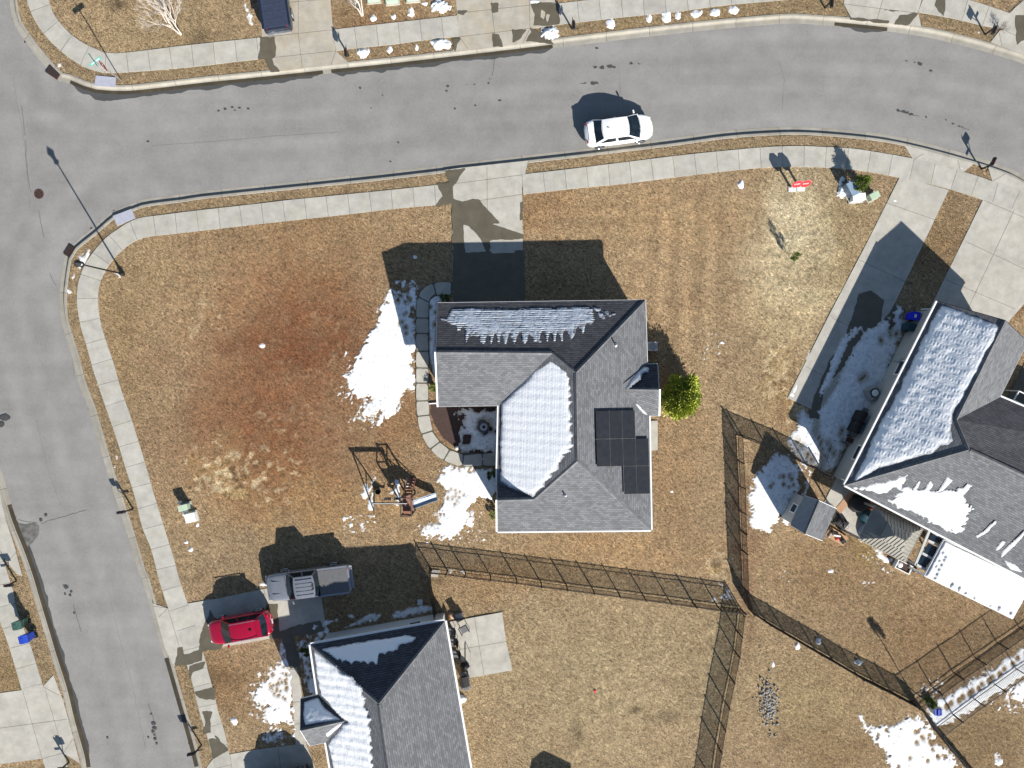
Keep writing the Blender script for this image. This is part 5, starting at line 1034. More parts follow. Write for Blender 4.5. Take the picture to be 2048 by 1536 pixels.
MB().box((-2.24, 0, .72), (.05, 1.2, .06)).build('bumper_trim', G['chrome'], car2, keep=True)
def pickup(label, loc, ang, paint, cover, group=None, L=5.85, W=2.02):
    t, P_, w = vehicle('pickup_truck', label, 'pickup truck', loc, ang, L, W, paint,
        hp((-L/2, 1.16), (-2.7, 1.18), (-.55, 1.18), (0, 1.16), (1.2, 1.18), (1.8, 1.15), (2.6, 1.08), (L/2, .95)), 1.90, 1.18, (-.72, -.60, .72, 1.42), 'pickup', .41, (.20, .80), z_low=.34)
    x0, x1 = -L / 2 + .10, -.80
    b = MB(); b.box(((x0 + x1) / 2, 0, 1.215), (x1 - x0, 1.66, .035)); 
    for k in (1, 2, 3): xx = x0 + (x1 - x0) * k / 4; b.box((xx, 0, 1.238), (.035, 1.6, .016))
    o = b.build('bed_cover', G[cover], t, keep=True); bevel(o, .008)
    for sg in (-1, 1): MB().box(((x0 + x1) / 2, sg * .915, 1.215), (x1 - x0 + .05, .14, .04)).build('bed_rail', G[paint], t, keep=True)
    MB().box((-.76, 0, 1.0), (.06, 1.86, .5)).build('cab_gap', G['blackm'], t, keep=True)
    r = MB()
    for k in range(-2, 3): r.box((.02, k * .26, 1.905 + .004), (1.15, .05, .022), 0)
    r.build('roof_rib', G[paint], t, keep=True)
    r = MB()
    for sg in (-1, 1): r.box((2.05, sg * .42, 1.15), (.9, .045, .03), sg * .06)
    r.build('hood_crease', G[paint], t, keep=True)
    MB().box((-L / 2 - .06, 0, .62), (.14, W * .80, .18)).build('rear_bumper', G['galv'], t, keep=True); MB().box((L / 2 - .02, 0, .66), (.16, W * .86, .26)).build('front_bumper', G[paint], t, keep=True)
    MB().box((-.55, 0, 1.895), (.12, .4, .03)).build('brake_lamp', G['blackm'], t, keep=True)
    return t
pickup('grey double-cab pickup with dark bed cover on the shaded lower driveway', P(625, 1158.5, SZ), R(187.3), 'grey_p', 'tonneau')
tp = pickup('dark navy pickup with dusty rear bumper cut off by the top edge', P(552, -12, SZ), R(98.2), 'blue_p', 'tonneau_n')
car4, _, w = vehicle('parked_car', 'dark vehicle cut off by the bottom edge on the lower driveway', 'car', P(572, 1560, SZ), R(189), 4.7, 1.88, 'blue_p',
    hp((-2.35, 1.0), (-2.1, 1.08), (0, 1.04), (1.0, 1.07), (1.7, 1.0), (2.2, .84), (2.35, .70)), 1.76, 1.06, (-2.1, -1.7, .30, 1.12), 'suv', .37, (.19, .80))

# ---------------------------------------------------------------- street furniture
t = thing('street_lamp', 'tall black street lamp on the corner lawn by the left road', 'street lamp', P(246, 548, 0)); L = rootloc(t); H = 4.75
MB().lathe([(.16, 0), (.16, .25), (.10, .35), (.085, .5)], L, 12).tube(L, L + Vector((0, 0, H)), .065, .045, 10).build('pole', G['black'], t)
MB().lathe([(.05, H - .05), (.16, H + .02), (.20, H + .06), (.17, H + .08)], L, 8).build('collar', G['black'], t); MB().lathe([(.11, H + .08), (.20, H + .45), (0, H + .45)], L, 6).build('lantern', G['lamp_glow'], t)
MB().lathe([(.25, H + .45), (.25, H + .48), (.10, H + .66), (.03, H + .72), (.0, H + .80)], L, 8).build('lamp_cap', G['black'], t)
def text_mesh(s, size, mat, M4, name, parent, ext=.003):
    cu = bpy.data.curves.new(name, 'FONT'); cu.body = s; cu.size = size; cu.align_x = 'CENTER'; cu.align_y = 'CENTER'; cu.extrude = ext
    o = bpy.data.objects.new(name, cu); col.objects.link(o); bpy.context.view_layer.update()
    me = bpy.data.meshes.new_from_object(o.evaluated_get(bpy.context.evaluated_depsgraph_get())); bpy.data.objects.remove(o); me.transform(M4); me.materials.clear(); me.materials.append(mat)
    ob = bpy.data.objects.new(name, me); col.objects.link(ob); ob.parent = parent; return ob
def octagon(t, c, ang, r, size, back=True, aspect=1.0, tilt=0, edge=.95):
    """vertical octagon plate centred at c (local) whose face points along ang"""
    M4 = Matrix.Translation(c) @ Matrix.Rotation(ang + math.pi / 2, 4, 'Z') @ Matrix.Rotation(math.pi / 2 + tilt, 4, 'X')
    def plate(rr, z0, z1, mat, nm):
        mb = MB(); ps = [(rr * math.cos(math.pi / 8 + k * math.pi / 4) , rr * aspect * math.sin(math.pi / 8 + k * math.pi / 4)) for k in range(8)]; mb.prism(ps, z0, z1, bottom=True); mb.v = [tuple(M4 @ Vector(v)) for v in mb.v]; return mb.build(nm, mat, t, keep=True)
    plate(r, -.004, .004, G['swhite'], 'sign_border'); plate(r * edge, -.0, .007, G['red'], 'sign_plate')
    text_mesh('STOP', size, G['swhite'], M4 @ Matrix.Translation((0, 0, .011)), 'lettering', t)
t = thing('stop_sign', 'red STOP sign under two green street-name blades at the upper left corner', 'stop sign', P(243, 161, 0)); ang = math.atan2(.48, .88)
MB().tube((0, 0, 0), (0, 0, 3.3), .035, n=8).build('post', G['galv'], t, keep=True)
octagon(t, Vector((math.cos(ang) * .06, math.sin(ang) * .06, 2.3)), ang, .40, .30)
for z, a, L in ((3.12, ang + .14, .9), (3.36, ang + math.pi / 2 + .1, 1.0)):
    MB().box((0, 0, z), (L, .015, .22), a).build('street_name_blade', G['sgreen'], t, keep=True)
    MB().box((0, 0, z + .0), (L * .7, .018, .06), a).build('blade_lettering', G['swhite'], t, keep=True)
for k, (px, py, lab) in enumerate(((1581, 375, 'left of two short red octagonal stop signs standing on the right lawn'), (1598, 374, 'right of two short red octagonal stop signs standing on the right lawn'))):
    t = thing('short_stop_sign', lab, 'stop sign', P(px, py, 0), group='two short stop signs on the right lawn'); 
    MB().box((.12, -.12, .03), (.55, .36, .06)).build('base_plate', G['siding_w'], t, keep=True)
    MB().box((0, 0, .48), (.14, .09, .92)).build('post', G['taupe'], t, keep=True)
    octagon(t, Vector((0, -.06, 1.16)), -math.pi / 2 + .12, .38, .17, tilt=-.42, edge=.99)
def mailbox(px, py, toward, label, tall=1.1, snowy=False, post_mat='black'):
    """post with a bracket and a round-topped box reaching towards the road (world angle)"""
    t = thing('mailbox', label, 'mailbox', P(px, py, 0), toward, group='kerbside mailboxes')
    MB().box((0, 0, tall / 2 + .05), (.09, .09, tall + .1)).lathe([(.075, tall + .1), (.05, tall + .16), (0, tall + .22)], n=8).build('post', G[post_mat], t, keep=True)
    MB().box((.22, 0, tall - .14), (.55, .06, .06)).tube((.02, 0, tall - .5), (.30, 0, tall - .16), .022).build('arm', G[post_mat], t, keep=True)
    pr_ = [(-.10, 0), (-.10, .13)] + [(-.10 * math.cos(a), .13 + .10 * math.sin(a)) for a in [math.pi * k / 6 for k in range(1, 6)]] + [(.10, .13), (.10, 0)]
    vs = [(x, y, z + tall - .10) for x in (-.02, .50) for y, z in pr_]; n = len(pr_); mb = MB(); mb.add(vs, [(k, (k + 1) % n, n + (k + 1) % n, n + k) for k in range(n)] + [tuple(range(n)), tuple(range(n, 2 * n))[::-1]]); mb.build('box', G['black'], t, keep=True)
    MB().box((.505, 0, tall), (.012, .18, .2)).build('door', G['blackm'], t, keep=True); MB().box((.12, .108, tall + .10), (.04, .008, .2)).build('flag', G['red'], t, keep=True)
    MB().box((-.2, 0, tall - .34), (.42, .035, .10)).build('number_board', G['black'], t, keep=True)
    if snowy: MB().lathe([(.16, 0), (.13, .05), (0, .07)], (.25, 0, tall + .12), 10).build('snow_cap', G['snow_lump'], t, keep=True)
    return t
for a in [(698,112,-1.48,'black mailbox on the verge right of the navy pickup'),(1144,58,-1.48,'black mailbox beside the biggest snow heap on the upper verge'),(1650,16,-1.6,'black mailbox cut by the top edge near the upper drives'),(1970,69,-1.95,'black mailbox by the round bare bush at top right'),
          (1963,338,1.15,'black mailbox on the little grass wedge where the road bends'),(266,1017,3.3,'black mailbox on the verge of the left road beside the corner lawn'),(403,1490,3.35,'black mailbox at the bottom verge beside the broken wet pavement'),
          (33,1162,.1,'black mailbox on the far left verge above the wheelie bins')]: mailbox(*a)
mailbox(138, 1524, .1, 'snow-capped mailbox at the bottom left corner verge', 1.0, True)

def bin_(px, py, ang, mat, label, g):
    t = thing('wheelie_bin', label, 'wheelie bin', P(px, py, SZ), ang, group=g); m = G[mat]
    vs = []; 
    for z, a, b in ((.12, .20, .22), (.95, .27, .28)): vs += [(-a * 1.05, -b, z), (a, -b, z), (a, b, z), (-a * 1.05, b, z)]
    bevel(MB().add(vs, [(3, 2, 1, 0), (4, 5, 6, 7), (0, 1, 5, 4), (1, 2, 6, 5), (2, 3, 7, 6), (3, 0, 4, 7)]).build('body', m, t, keep=True), .02)
    lid = MB(); vs = []
    for x, z, b in ((-.33, .98, .27), (-.31, 1.04, .29), (-.05, 1.09, .29), (.2, 1.06, .29), (.34, 1.01, .25), (.35, .97, .25)): vs += [(x, -b, z), (x, b, z)]
    lid.add(vs, [(2 * k, 2 * k + 2, 2 * k + 3, 2 * k + 1) for k in range(5)] + [(0, 2, 4, 6, 8, 10), (11, 9, 7, 5, 3, 1), (10, 11, 1, 0)]); lid.build('lid', m, t, keep=True)
    MB().tube((-.40, -.22, .98), (-.40, .22, .98), .018).tube((-.40, -.22, .98), (-.28, -.22, .95), .018).tube((-.40, .22, .98), (-.28, .22, .95), .018).build('handle', G['blackm'], t, keep=True)
    for sg in (-1, 1): MB().tube((-.26, sg * .20, .12), (-.26, sg * .27, .12), .12, n=14).build('wheel', G['rubber'], t, keep=True)
    MB().box((.05, 0, 1.088), (.16, .22, .006)).build('lid_label', G['white'] if mat == 'binblue2' else m, t, keep=True)
bin_(53, 1241, R(192), 'bingreen', 'dark green wheelie bin on the left pavement above the blue one', 'wheelie bins on the left pavement')
bin_(66, 1268, R(192), 'binblue', 'blue wheelie bin on the left pavement below the green one', 'wheelie bins on the left pavement')
bin_(1815, 634, R(172), 'binblue2', 'bright blue wheelie bin by the wall of the right-hand house', 'wheelie bins by the right-hand house')
bin_(1806, 655, R(165), 'bindark', 'dark green wheelie bin by the wall of the right-hand house', 'wheelie bins by the right-hand house')

# utility cabinets
def cabinet(px, py, d, ang, mat, label, z0=0, lid=True):
    t = thing('utility_cabinet', label, 'utility cabinet', P(px, py, 0), ang)
    MB().box((0, 0, .04), (d[0] + .18, d[1] + .18, .1)).build('plinth', G['conc'], t, keep=True)
    bevel(MB().box((0, 0, d[2] / 2 + .09), d).build('case', G[mat], t, keep=True), .02)
    if lid: bevel(MB().box((0, 0, d[2] + .11), (d[0] + .05, d[1] + .05, .05)).build('lid', G[mat], t, keep=True), .012)
    return t
cabinet(1741, 395, (.62, .42, .5), R(28), 'pgreen', 'pale green utility cabinet beside the round shrub on the right lawn')
cabinet(1710, 398, (.85, .46, .5), R(6), 'white', 'long pale grey utility cabinet under the round shrub on the right lawn')
t = cabinet(1696, 382, (.95, .62, .72), R(-62), 'blue_s', 'snow-bound utility cabinet nearest the pavement on the right lawn')
snow_field('snow_cover', [(1676,362),(1683,352),(1690,358),(1690,372),(1700,392),(1696,398),(1680,398),(1672,388),(1675,375)], thick=.25, amp=.1, seed=301, slope=.9, mat='snow_lump'); snow_field('snow_cover', [(1695,360),(1704,364),(1706,374),(1698,372)], thick=.12, amp=.1, seed=302, slope=.9, mat='snow_lump')
for px, py, r, lab in ((1716, 402, .12, 'small round grey dome beside the long pale cabinet'), (362, 1004, .10, 'small round white dome beside the green cabinet on the left lawn')):
    tag(MB().lathe([(r, 0), (r, .3), (r * .8, .38), (0, .42)], P(px, py, 0), 14).build('service_dome', G['white']), lab, 'service dome')
cabinet(374, 1012, (.62, .38, .55), R(14), 'pgreen', 'pale green utility cabinet on the left lawn above a white one'); cabinet(385, 1033, (.72, .62, .35), R(14), 'white', 'low white utility cabinet on the left lawn below a green one', lid=False)
snow_field('snow_cover', [(368,1018),(376,1016),(374,1032),(384,1038),(376,1036),(364,1030)], thick=.12, amp=.12, seed=303, slope=.9, mat='snow_lump')
for px, py, a, lab in ((748, -3, .1, 'left of the three green transformer boxes at the top edge'), (785, 0, .1, 'middle green transformer box on a pad at the top edge'), (826, -5, .1, 'right of the three green transformer boxes at the top edge')): cabinet(px, py, (.8, .6, .45), a, 'green_box', lab)
# stake on the left lawn, flag stake, planter and more
tag(MB().tube(P(417, 1028, 0), P(417, 1028, 0) + Vector((0, 0, .55)), .022).build('lawn_stake', G['rust']), 'short rusty stake in the left lawn beside the cabinets', 'stake')
t = thing('round_planter', 'round grey planter in the snowy nook of the corner house', 'planter', P(967, 853, 0)); L = rootloc(t)
MB().lathe([(.30, .0), (.40, .12), (.43, .34), (.38, .36), (.36, .30), (.0, .30)], L, 24).build('bowl', G['seatgrey'], t); MB().lathe([(.24, .30), (.26, .42), (.13, .44), (.10, .36)], L + Vector((.04, .0, 0)), 24).build('inner_ring', G['galv'], t)
# white stone edging ball
tag(MB().lathe([(0, .24), (.1, .22), (.15, .12), (.12, 0)], P(914, 896, 0), 12).build('round_stone', G['white'], smooth=True), 'round white stone at the lower tip of the mulch bed', 'stone')
t = thing('air_conditioner', 'pale round air conditioner by the right wall of the corner house', 'air conditioner', P(1302, 693, 0)); L = rootloc(t)
MB().box((L.x, L.y, .37), (.62, .62, .7)).build('case', G['siding_w'], t); MB().lathe([(.28, .72), (.28, .75), (.05, .76)], L, 18).build('fan_grille', G['taupe'], t)
t = thing('air_conditioner', 'snow-dusted grey air conditioner by the wall of the right-hand house', 'air conditioner', P(1738, 785, 0)); L = rootloc(t)
bevel(MB().box((L.x, L.y, .42), (.80, .80, .8), .46).build('case', G['taupe'], t), .05); MB().lathe([(.33, .83), (.30, .86), (.05, .87)], L, 18).build('fan_grille', G['blackm'], t); MB().lathe([(.25, .87), (.15, .90), (0, .90)], L, 10).build('snow_cap', G['snow_lump'], t)
def grill(px, py, ang, label, s=1.0):
    t = thing('barbecue', label, 'barbecue', P(px, py, .03), ang)
    MB().box((0, 0, .45 * s), (.75 * s, .5 * s, .8 * s)).build('cart', G['blackm'], t, keep=True)
    mb = MB(); vs = [(x * s, y * s, z * s) for x in (-.38, .38) for y, z in ((-.27, .85), (-.24, 1.02), (-.1, 1.12), (.1, 1.12), (.24, 1.02), (.27, .85))]; mb.add(vs, [(k, k + 1, k + 7, k + 6) for k in range(5)] + [(0, 1, 2, 3, 4, 5)[::-1], (6, 7, 8, 9, 10, 11)]); mb.build('hood', G['blackm'], t, keep=True)
    for sg in (-1, 1): MB().box((sg * .53 * s, 0, .86 * s), (.28 * s, .44 * s, .04)).build('side_shelf', G['seatgrey'], t, keep=True)
    MB().tube((-.28 * s, -.30 * s, .95 * s), (.28 * s, -.30 * s, .95 * s), .015).build('handle', G['chrome'], t, keep=True)
grill(1712, 832, R(63), 'upper of two black barbecues by the wall of the right-hand house'); grill(1703, 853, R(63), 'lower of two black barbecues by the wall of the right-hand house'); grill(931, 1352, R(100), 'black covered barbecue below the patio by the lower house', .95)
t = thing('hand_truck', 'grey tubular hand cart by the wall of the right-hand house', 'hand cart', P(1699, 881, .04), R(-22)); 
MB().tube((-.45, -.22, .3), (.45, -.22, .3), .022).tube((-.45, .22, .3), (.45, .22, .3), .022).tube((-.45, -.22, .3), (-.45, .22, .3), .022).tube((.45, -.22, .3), (.45, .22, .3), .022).tube((.1, -.22, .3), (.1, .22, .3), .02).build('frame', G['galv'], t, keep=True)
MB().box((-.15, 0, .3), (.45, .34, .1)).build('tray', G['rust'], t, keep=True)
for sg in (-1, 1): MB().tube((-.3, sg * .25, .13), (-.3, sg * .31, .13), .13, n=14).build('wheel', G['rubber'], t, keep=True)
for (x, y, z, lab) in ((1800, 722, 1.3, 'grey electricity meter on the wall near the driveway snow'), (1795, 746, 1.2, 'grey wall box with pipe on the right-hand house')):
    t = thing('meter_box', lab, 'meter box', P(x, y, z)); MB().box(rootloc(t), (.3, .16, .42), R(63)).build('case', G['galv'], t); MB().tube(rootloc(t), rootloc(t) + Vector((-.0, 0, -1.1)), .025).build('conduit', G['galv'], t)
o = MB().tube(P(1666, 880, .02), P(1653, 922, .02), .018).tube(P(1666, 880, .02), P(1672, 882, .3), .018).tube(P(1653, 922, .02), P(1658, 925, .3), .018).build('pipe_frame', G['blackm']); tag(o, 'thin dark pipe frame lying in the shaded yard snow', 'pipe frame')
# patio chairs
def chair(px, py, ang, label, z=.055):
    t = thing('patio_chair', label, 'patio chair', P(px, py, z), ang, group='dark patio chairs at the lower house')
    MB().box((0, 0, .42), (.52, .50, .03)).build('seat', G['seatgrey'], t, keep=True); MB().box((0, .30, .72), (.52, .03, .6), M_=Matrix.Rotation(-.25, 3, 'X')).build('backrest', G['blackm'], t, keep=True)
    for sx in (-1, 1):
        MB().box((sx * .29, -.02, .62), (.06, .56, .03)).build('armrest', G['black'], t, keep=True)
        for sy in (-1, 1): MB().tube((sx * .27, sy * .24, 0), (sx * .27, sy * .24, .62 if sy < 0 else .6), .018).build('leg', G['black'], t, keep=True)
chair(929, 1254, R(28), 'lone grey patio chair on the pale slab of the lower house'); chair(903, 1258, R(-95), 'upper of two dark chairs tucked by the lower house wall'); chair(908, 1279, R(-95), 'lower of two dark chairs tucked by the lower house wall'); chair(913, 1303, R(-95), 'dark chair nearest the barbecue by the lower house wall')
t = thing('wire_crate', 'small grey crate on the grass above the patio', 'crate', P(917, 1231, 0), R(8))
MB().box((0, 0, .02), (.62, .45, .04)).build('floor', G['siding_w'], t, keep=True); mb = MB()
for sx in (-1, 1): mb.box((sx * .31, 0, .18), (.02, .45, .32)); mb.box((0, sx * .225, .18), (.62, .02, .32))
mb.build('sides', G['seatgrey'], t, keep=True)
def blobthing(name, label, cat, px, py, r, h, mat, z=0, sy=1.0, ang=0, n=12, seed=0):
    c = P(px, py, z); mb = MB(); rs = [(r * 1.0, 0), (r * 1.08, h * .3), (r * .9, h * .7), (r * .5, h * .95), (0.01, h)]; b = 0
    mb.lathe(rs, (0, 0, 0), n); vv = []
    for i, v in enumerate(mb.v):
        k = 1 + .28 * (_h(np.array([i % n]), np.array([i // n]), seed)[0] - .5); x, y = v[0] * k, v[1] * k * sy; vv.append((c.x + x * math.cos(ang) - y * math.sin(ang), c.y + x * math.sin(ang) + y * math.cos(ang), c.z + v[2] * (1 + .1 * (k - 1))))
    mb.v = vv; o = mb.build(name, G[mat], smooth=True); return tag(o, label, cat)
blobthing('covered_bundle', 'pinkish sack lying on the grass above the patio', 'sack', 903, 1231, .22, .18, 'seatgrey' if 0 else 'tan', seed=2)
blobthing('white_bag', 'white sack against the lower house wall below the barbecue', 'sack', 922, 1397, .38, .28, 'white', sy=.7, seed=3); blobthing('grey_bundle', 'dark covered bundle between barbecue and patio chairs', 'bundle', 930, 1330, .30, .5, 'blackm', sy=.8, seed=4); blobthing('grey_bundle', 'grey folded cushion bundle below the barbecue', 'bundle', 931, 1372, .34, .35, 'seatgrey', sy=.8, seed=5)
tag(MB().box(P(941, 1331, .5), (.05, 1.55, .05), R(0)).tube(P(941, 1306, .5), P(941, 1306, .0), .02).tube(P(939, 1354, .5), P(939, 1354, .0), .02).build('rail_bar', G['taupe']), 'thin grey rail at the edge of the patio beside the barbecue', 'rail')
# clutter by the shed and gazebo
blobthing('dark_cover', 'big black covered mound between fence and right-hand house', 'covered mound', 1716, 1005, .75, .8, 'blackm', seed=6, sy=.8); blobthing('tarp_bundle', 'blue-grey tarp bundle against the gazebo', 'tarp', 1730, 1058, .6, .5, 'blue_s', seed=7, sy=.7, ang=1.0); blobthing('tarp_bundle', 'dark navy cover under the right-hand eaves', 'tarp', 1732, 1028, .55, .6, 'bindark', seed=8)
blobthing('orange_bucket', 'small orange object under the eave of the right-hand house', 'bucket', 1735, 1014, .16, .6, 'orange', seed=9)
t = thing('tool_rack', 'low pale wooden rack with tools beside the shed', 'rack', P(1672, 1072, 0), R(-32))
MB().box((0, 0, .12), (1.5, .7, .05)).build('deck', G['tan'], t, keep=True)
for k, (x, y, sx, sy, sz, m) in enumerate(((-.45,.1,.3,.2,.25,'black'),(-.1,.05,.5,.12,.18,'white'),(.1,-.15,.25,.14,.1,'red'),(.5,-.05,.32,.3,.2,'blackm'),(-.5,-.2,.35,.1,.1,'galv'))): bevel(MB().box((x, y, .15 + sz / 2), (sx, sy, sz), k * .4).build('tool', G[m], t, keep=True), .03)
t = thing('lawn_mower', 'black machine with round wheel beside the shed', 'lawn mower', P(1676, 1043, 0), R(-40))
bevel(MB().box((0, 0, .35), (.9, .55, .4)).build('body', G['blackm'], t, keep=True), .06); bevel(MB().box((-.2, 0, .65), (.4, .4, .25)).build('seat', G['black'], t, keep=True), .06)
for sx in (-1, 1):
    for sg in (-1, 1): MB().tube((sx * .38, sg * .28, .2), (sx * .38, sg * .4, .2), .2, n=14).build('wheel', G['rubber'], t, keep=True)
MB().tube((.15, 0, .5), (.28, 0, .85), .02).lathe([(.14, .84), (.16, .86), (.14, .88)], (.1 + .18, 0, 0), 14).build('steering_wheel', G['chrome'], t, keep=True)
t = thing('raised_planter', 'white rectangular planter box below the gazebo', 'planter box', P(1802, 1131, 0), R(-27))
mb = MB()
for sy in (-1, 1): mb.box((0, sy * .30, .2), (1.15, .06, .4)); mb.box((sy * .545, 0, .2), (.06, .54, .4))
mb.build('frame', G['white'], t, keep=True); MB().box((0, 0, .15), (1.05, .54, .3)).build('soil', G['mulch'], t, keep=True); MB().lathe([(.2, .3), (.14, .38), (0, .4)], (-.25, 0, 0), 9).build('snow_cap', G['snow_lump'], t, keep=True)
blobthing('dark_pot', 'round dark pot at the lower corner of the gazebo', 'pot', 1824, 1136, .22, .4, 'black', seed=10)
tag(MB().box(P(1690, 1005, .04), (.5, 1.6, .05), R(-38)).build('wooden_ramp', G['tan']), 'tan plank walkway between the fences by the right-hand house', 'plank')
# little bird-house pole inside the fence corner, and ornaments
t = thing('birdhouse', 'low blue and white birdhouse in the snow by the fence corner', 'birdhouse', P(1866, 1416, 0)); L = rootloc(t)
MB().box((L.x, L.y, .3), (.42, .5, .6), .2).build('house', G['white'], t)
MB().prism([(L.x - .26, L.y - .22), (L.x + .26, L.y - .22), (L.x + .26, L.y + .22), (L.x - .26, L.y + .22)], .60, .64).box((L.x, L.y, .68), (.12, .46, .08)).box((L.x + .16, L.y, .66), (.05, .44, .05)).build('roof', G['binblue'], t)
for px, py in ((1636, 1284), (1716, 1326)): tag(MB().lathe([(.12, 0), (.15, .1), (.1, .2), (0, .24)], P(px, py, 0), 12).build('lawn_globe', G['white'], smooth=True), ('left' if px < 1700 else 'right') + ' of two small white globes by the diagonal fence', 'ornament', 'white globes by the diagonal fence')
tag(MB().lathe([(.10, 0), (.10, .04), (.06, .05), (0, .045)], P(1190, 1382, 0), 16, ms=[0, 0, 0]).build('sprinkler_head', G['red']), 'small red and white cap in the middle of the lower lawn', 'sprinkler')
tag(MB().box(P(872, 1143, .04), (.55, .22, .06), R(-4)).build('paving_slab', G['conc']), 'upper pale paving slab at the fence corner', 'paving slab'); tag(MB().box(P(869, 1151, .04), (.5, .2, .06), R(-4)).build('paving_slab', G['conc']), 'lower pale paving slab at the fence corner', 'paving slab')
tag(MB().box(P(840, 1204, .05), (.36, .36, .08), R(0)).build('access_hatch', G['siding_w']), 'small square grey hatch in the shaded side yard', 'hatch')
t = thing('garden_ornament', 'round white lantern standing in the side yard snow', 'ornament', P(743, 1237, 0)); L = rootloc(t); MB().tube(L, L + Vector((0, 0, .3)), .03).build('stem', G['black'], t); MB().lathe([(.05, .3), (.1, .36), (.1, .46), (0, .5)], L, 12).build('globe', G['white'], t)

# ---------------------------------------------------------------- playset
t = thing('playset', 'wooden swing set with slide and ladder on the rusty lawn', 'playset', P(790, 995, 0)); BZ = 2.15
A0 = P(748, 1007, BZ); A1 = P(811, 1006.5, BZ); T0, T1 = A1, P(829, 1006, BZ)
o = MB().box(((A0 + A1) / 2), ((A1 - A0).length + .3, .10, .17)).build('top_beam', G['barkd'], t)
MB().box(((A0 + A1) / 2) + Vector((0, 0, .095)), ((A1 - A0).length + .2, .025, .02)).build('snow_cap', G['snow_lump'], o)
for b, tp_ in (((747.5, 966), A0), ((749, 1024), A0), ((809, 967), A1), ((811, 1023), A1)): MB().tube(P(*b, 0), tp_, .05, n=6).build('leg', G['barkd'], t)
a_, b_ = P(747.5, 966, 0).lerp(A0, .35), P(749, 1024, 0).lerp(A0, .35); MB().tube(a_, b_, .035, n=6).build('brace', G['barkd'], t)
TX = [P(811, 1020, 0), P(831, 1019, 0), P(831, 985, 0), P(811, 985, 0)]
for c in TX: MB().box((c.x, c.y, 1.1), (.09, .09, 2.2)).build('post', G['barkd'], t)
dk = sum(TX, Vector()) / 4; dw, dh = (TX[1] - TX[0]).length, (TX[2] - TX[1]).length
MB().box((dk.x, dk.y, 1.2), (dw, dh, .06)).build('deck', G['brown'], t); MB().box((dk.x, TX[0].y, 1.6), (dw, .04, .5)).build('side_panel', G['brown'], t)
mb = MB()
for c0, c1 in ((0, 1), (1, 2), (2, 3), (3, 0)): a, b = TX[c0], TX[c1]; mb.tube((a.x, a.y, 2.15), (b.x, b.y, 2.15), .04, n=6)
mb.tube((TX[0].x, TX[0].y, 1.3), (TX[1].x, TX[1].y, 2.1), .03, n=6); mb.build('rail', G['barkd'], t)
lb, lt = P(824, 955, 0), Vector((dk.x, TX[2].y, 1.22)); 
for sg in (-.28, .28): MB().tube(lb + Vector((sg, 0, 0)), lt + Vector((sg, 0, .5)), .035, n=6).build('ladder_rail', G['brown'], t)
for k in range(6): q = lb.lerp(lt, (k + .6) / 6.2); MB().box(q, (.56, .13, .035)).build('rung', G['brown'], t)
s0, s1 = Vector((TX[1].x, dk.y, 1.2)), P(874, 992, .15); d = s1 - s0; ang = math.atan2(d.y, d.x); sd_ = Vector((-math.sin(ang), math.cos(ang), 0)); prof = [(-.27, .16), (-.24, .02), (0, 0), (.24, .02), (.27, .16)]; mb = MB(); vs = []
for f, dz in ((0, .0), (.1, 0), (.35, -.04), (.65, -.06), (.88, 0), (1, 0)):
    c = s0.lerp(s1, f) + Vector((0, 0, dz)); c.z = max(c.z, .16)
    for y, z in prof: vs.append(c + sd_ * y + Vector((0, 0, z)))
mb.add(vs, [(i * 5 + j, (i + 1) * 5 + j, (i + 1) * 5 + j + 1, i * 5 + j + 1) for i in range(5) for j in range(4)]); sl_ = mb.build('slide', G['blue_s'], t, smooth=True); m_ = sl_.modifiers.new('s', 'SOLIDIFY'); m_.thickness = .02
sn = MB(); vs = []
for f, ww in ((.05, .16), (.3, .2), (.6, .18), (.97, .2)):
    c = s0.lerp(s1, f) + Vector((0, 0, .03)); c.z = max(c.z, .19) - (.05 if .2 < f < .8 else 0)
    vs += [c + sd_ * ww * .9 + Vector((0, 0, .02)), c + sd_ * ww * -.1 + Vector((0, 0, .03))]
sn.add(vs, [(0, 2, 3, 1), (2, 4, 5, 3), (4, 6, 7, 5)]); sn.build('snow_cap', G['snow_lump'], sl_)
def swing(f, seat_z, kind, dy=0):
    c = A0.lerp(A1, f); sx = .22; s = MB(); q = Vector((c.x, c.y + dy, seat_z))
    for sg in (-1, 1): s.tube((c.x + sg * sx, c.y, BZ), (q.x + sg * sx, q.y, seat_z + .05), .009, n=5)
    ch = s.build('chain', G['galv'], t)
    vs = []
    for k in range(7):
        a = math.pi * k / 6; vs += [q + Vector((-sx * math.cos(a), -.09, .05 - .12 * math.sin(a))), q + Vector((-sx * math.cos(a), .09, .05 - .12 * math.sin(a)))]
    m = MB().add(vs, [(2 * k, 2 * k + 2, 2 * k + 3, 2 * k + 1) for k in range(6)]).build('swing_seat', G['blackm'], t); sm = m.modifiers.new('s', 'SOLIDIFY'); sm.thickness = .025
swing(.30, .55, 'belt', .0); swing(.62, .55, 'belt')
gl = A0.lerp(A1, .86); MB().tube(gl, (gl.x, gl.y, .7), .02).tube((gl.x, gl.y - .4, .7), (gl.x, gl.y + .4, .7), .03).build('glider', G['brown'], t)
# loose swing seat close to the left frame
t2 = thing('bucket_swing', 'dark bucket seat lying on the grass under the swing beam', 'swing seat', P(757, 982, 0)); L = rootloc(t2)
MB().lathe([(.14, .0), (.20, .10), (.21, .30), (.18, .30), (.17, .12), (0, .08)], L, 14).build('bucket', G['blackm'], t2)

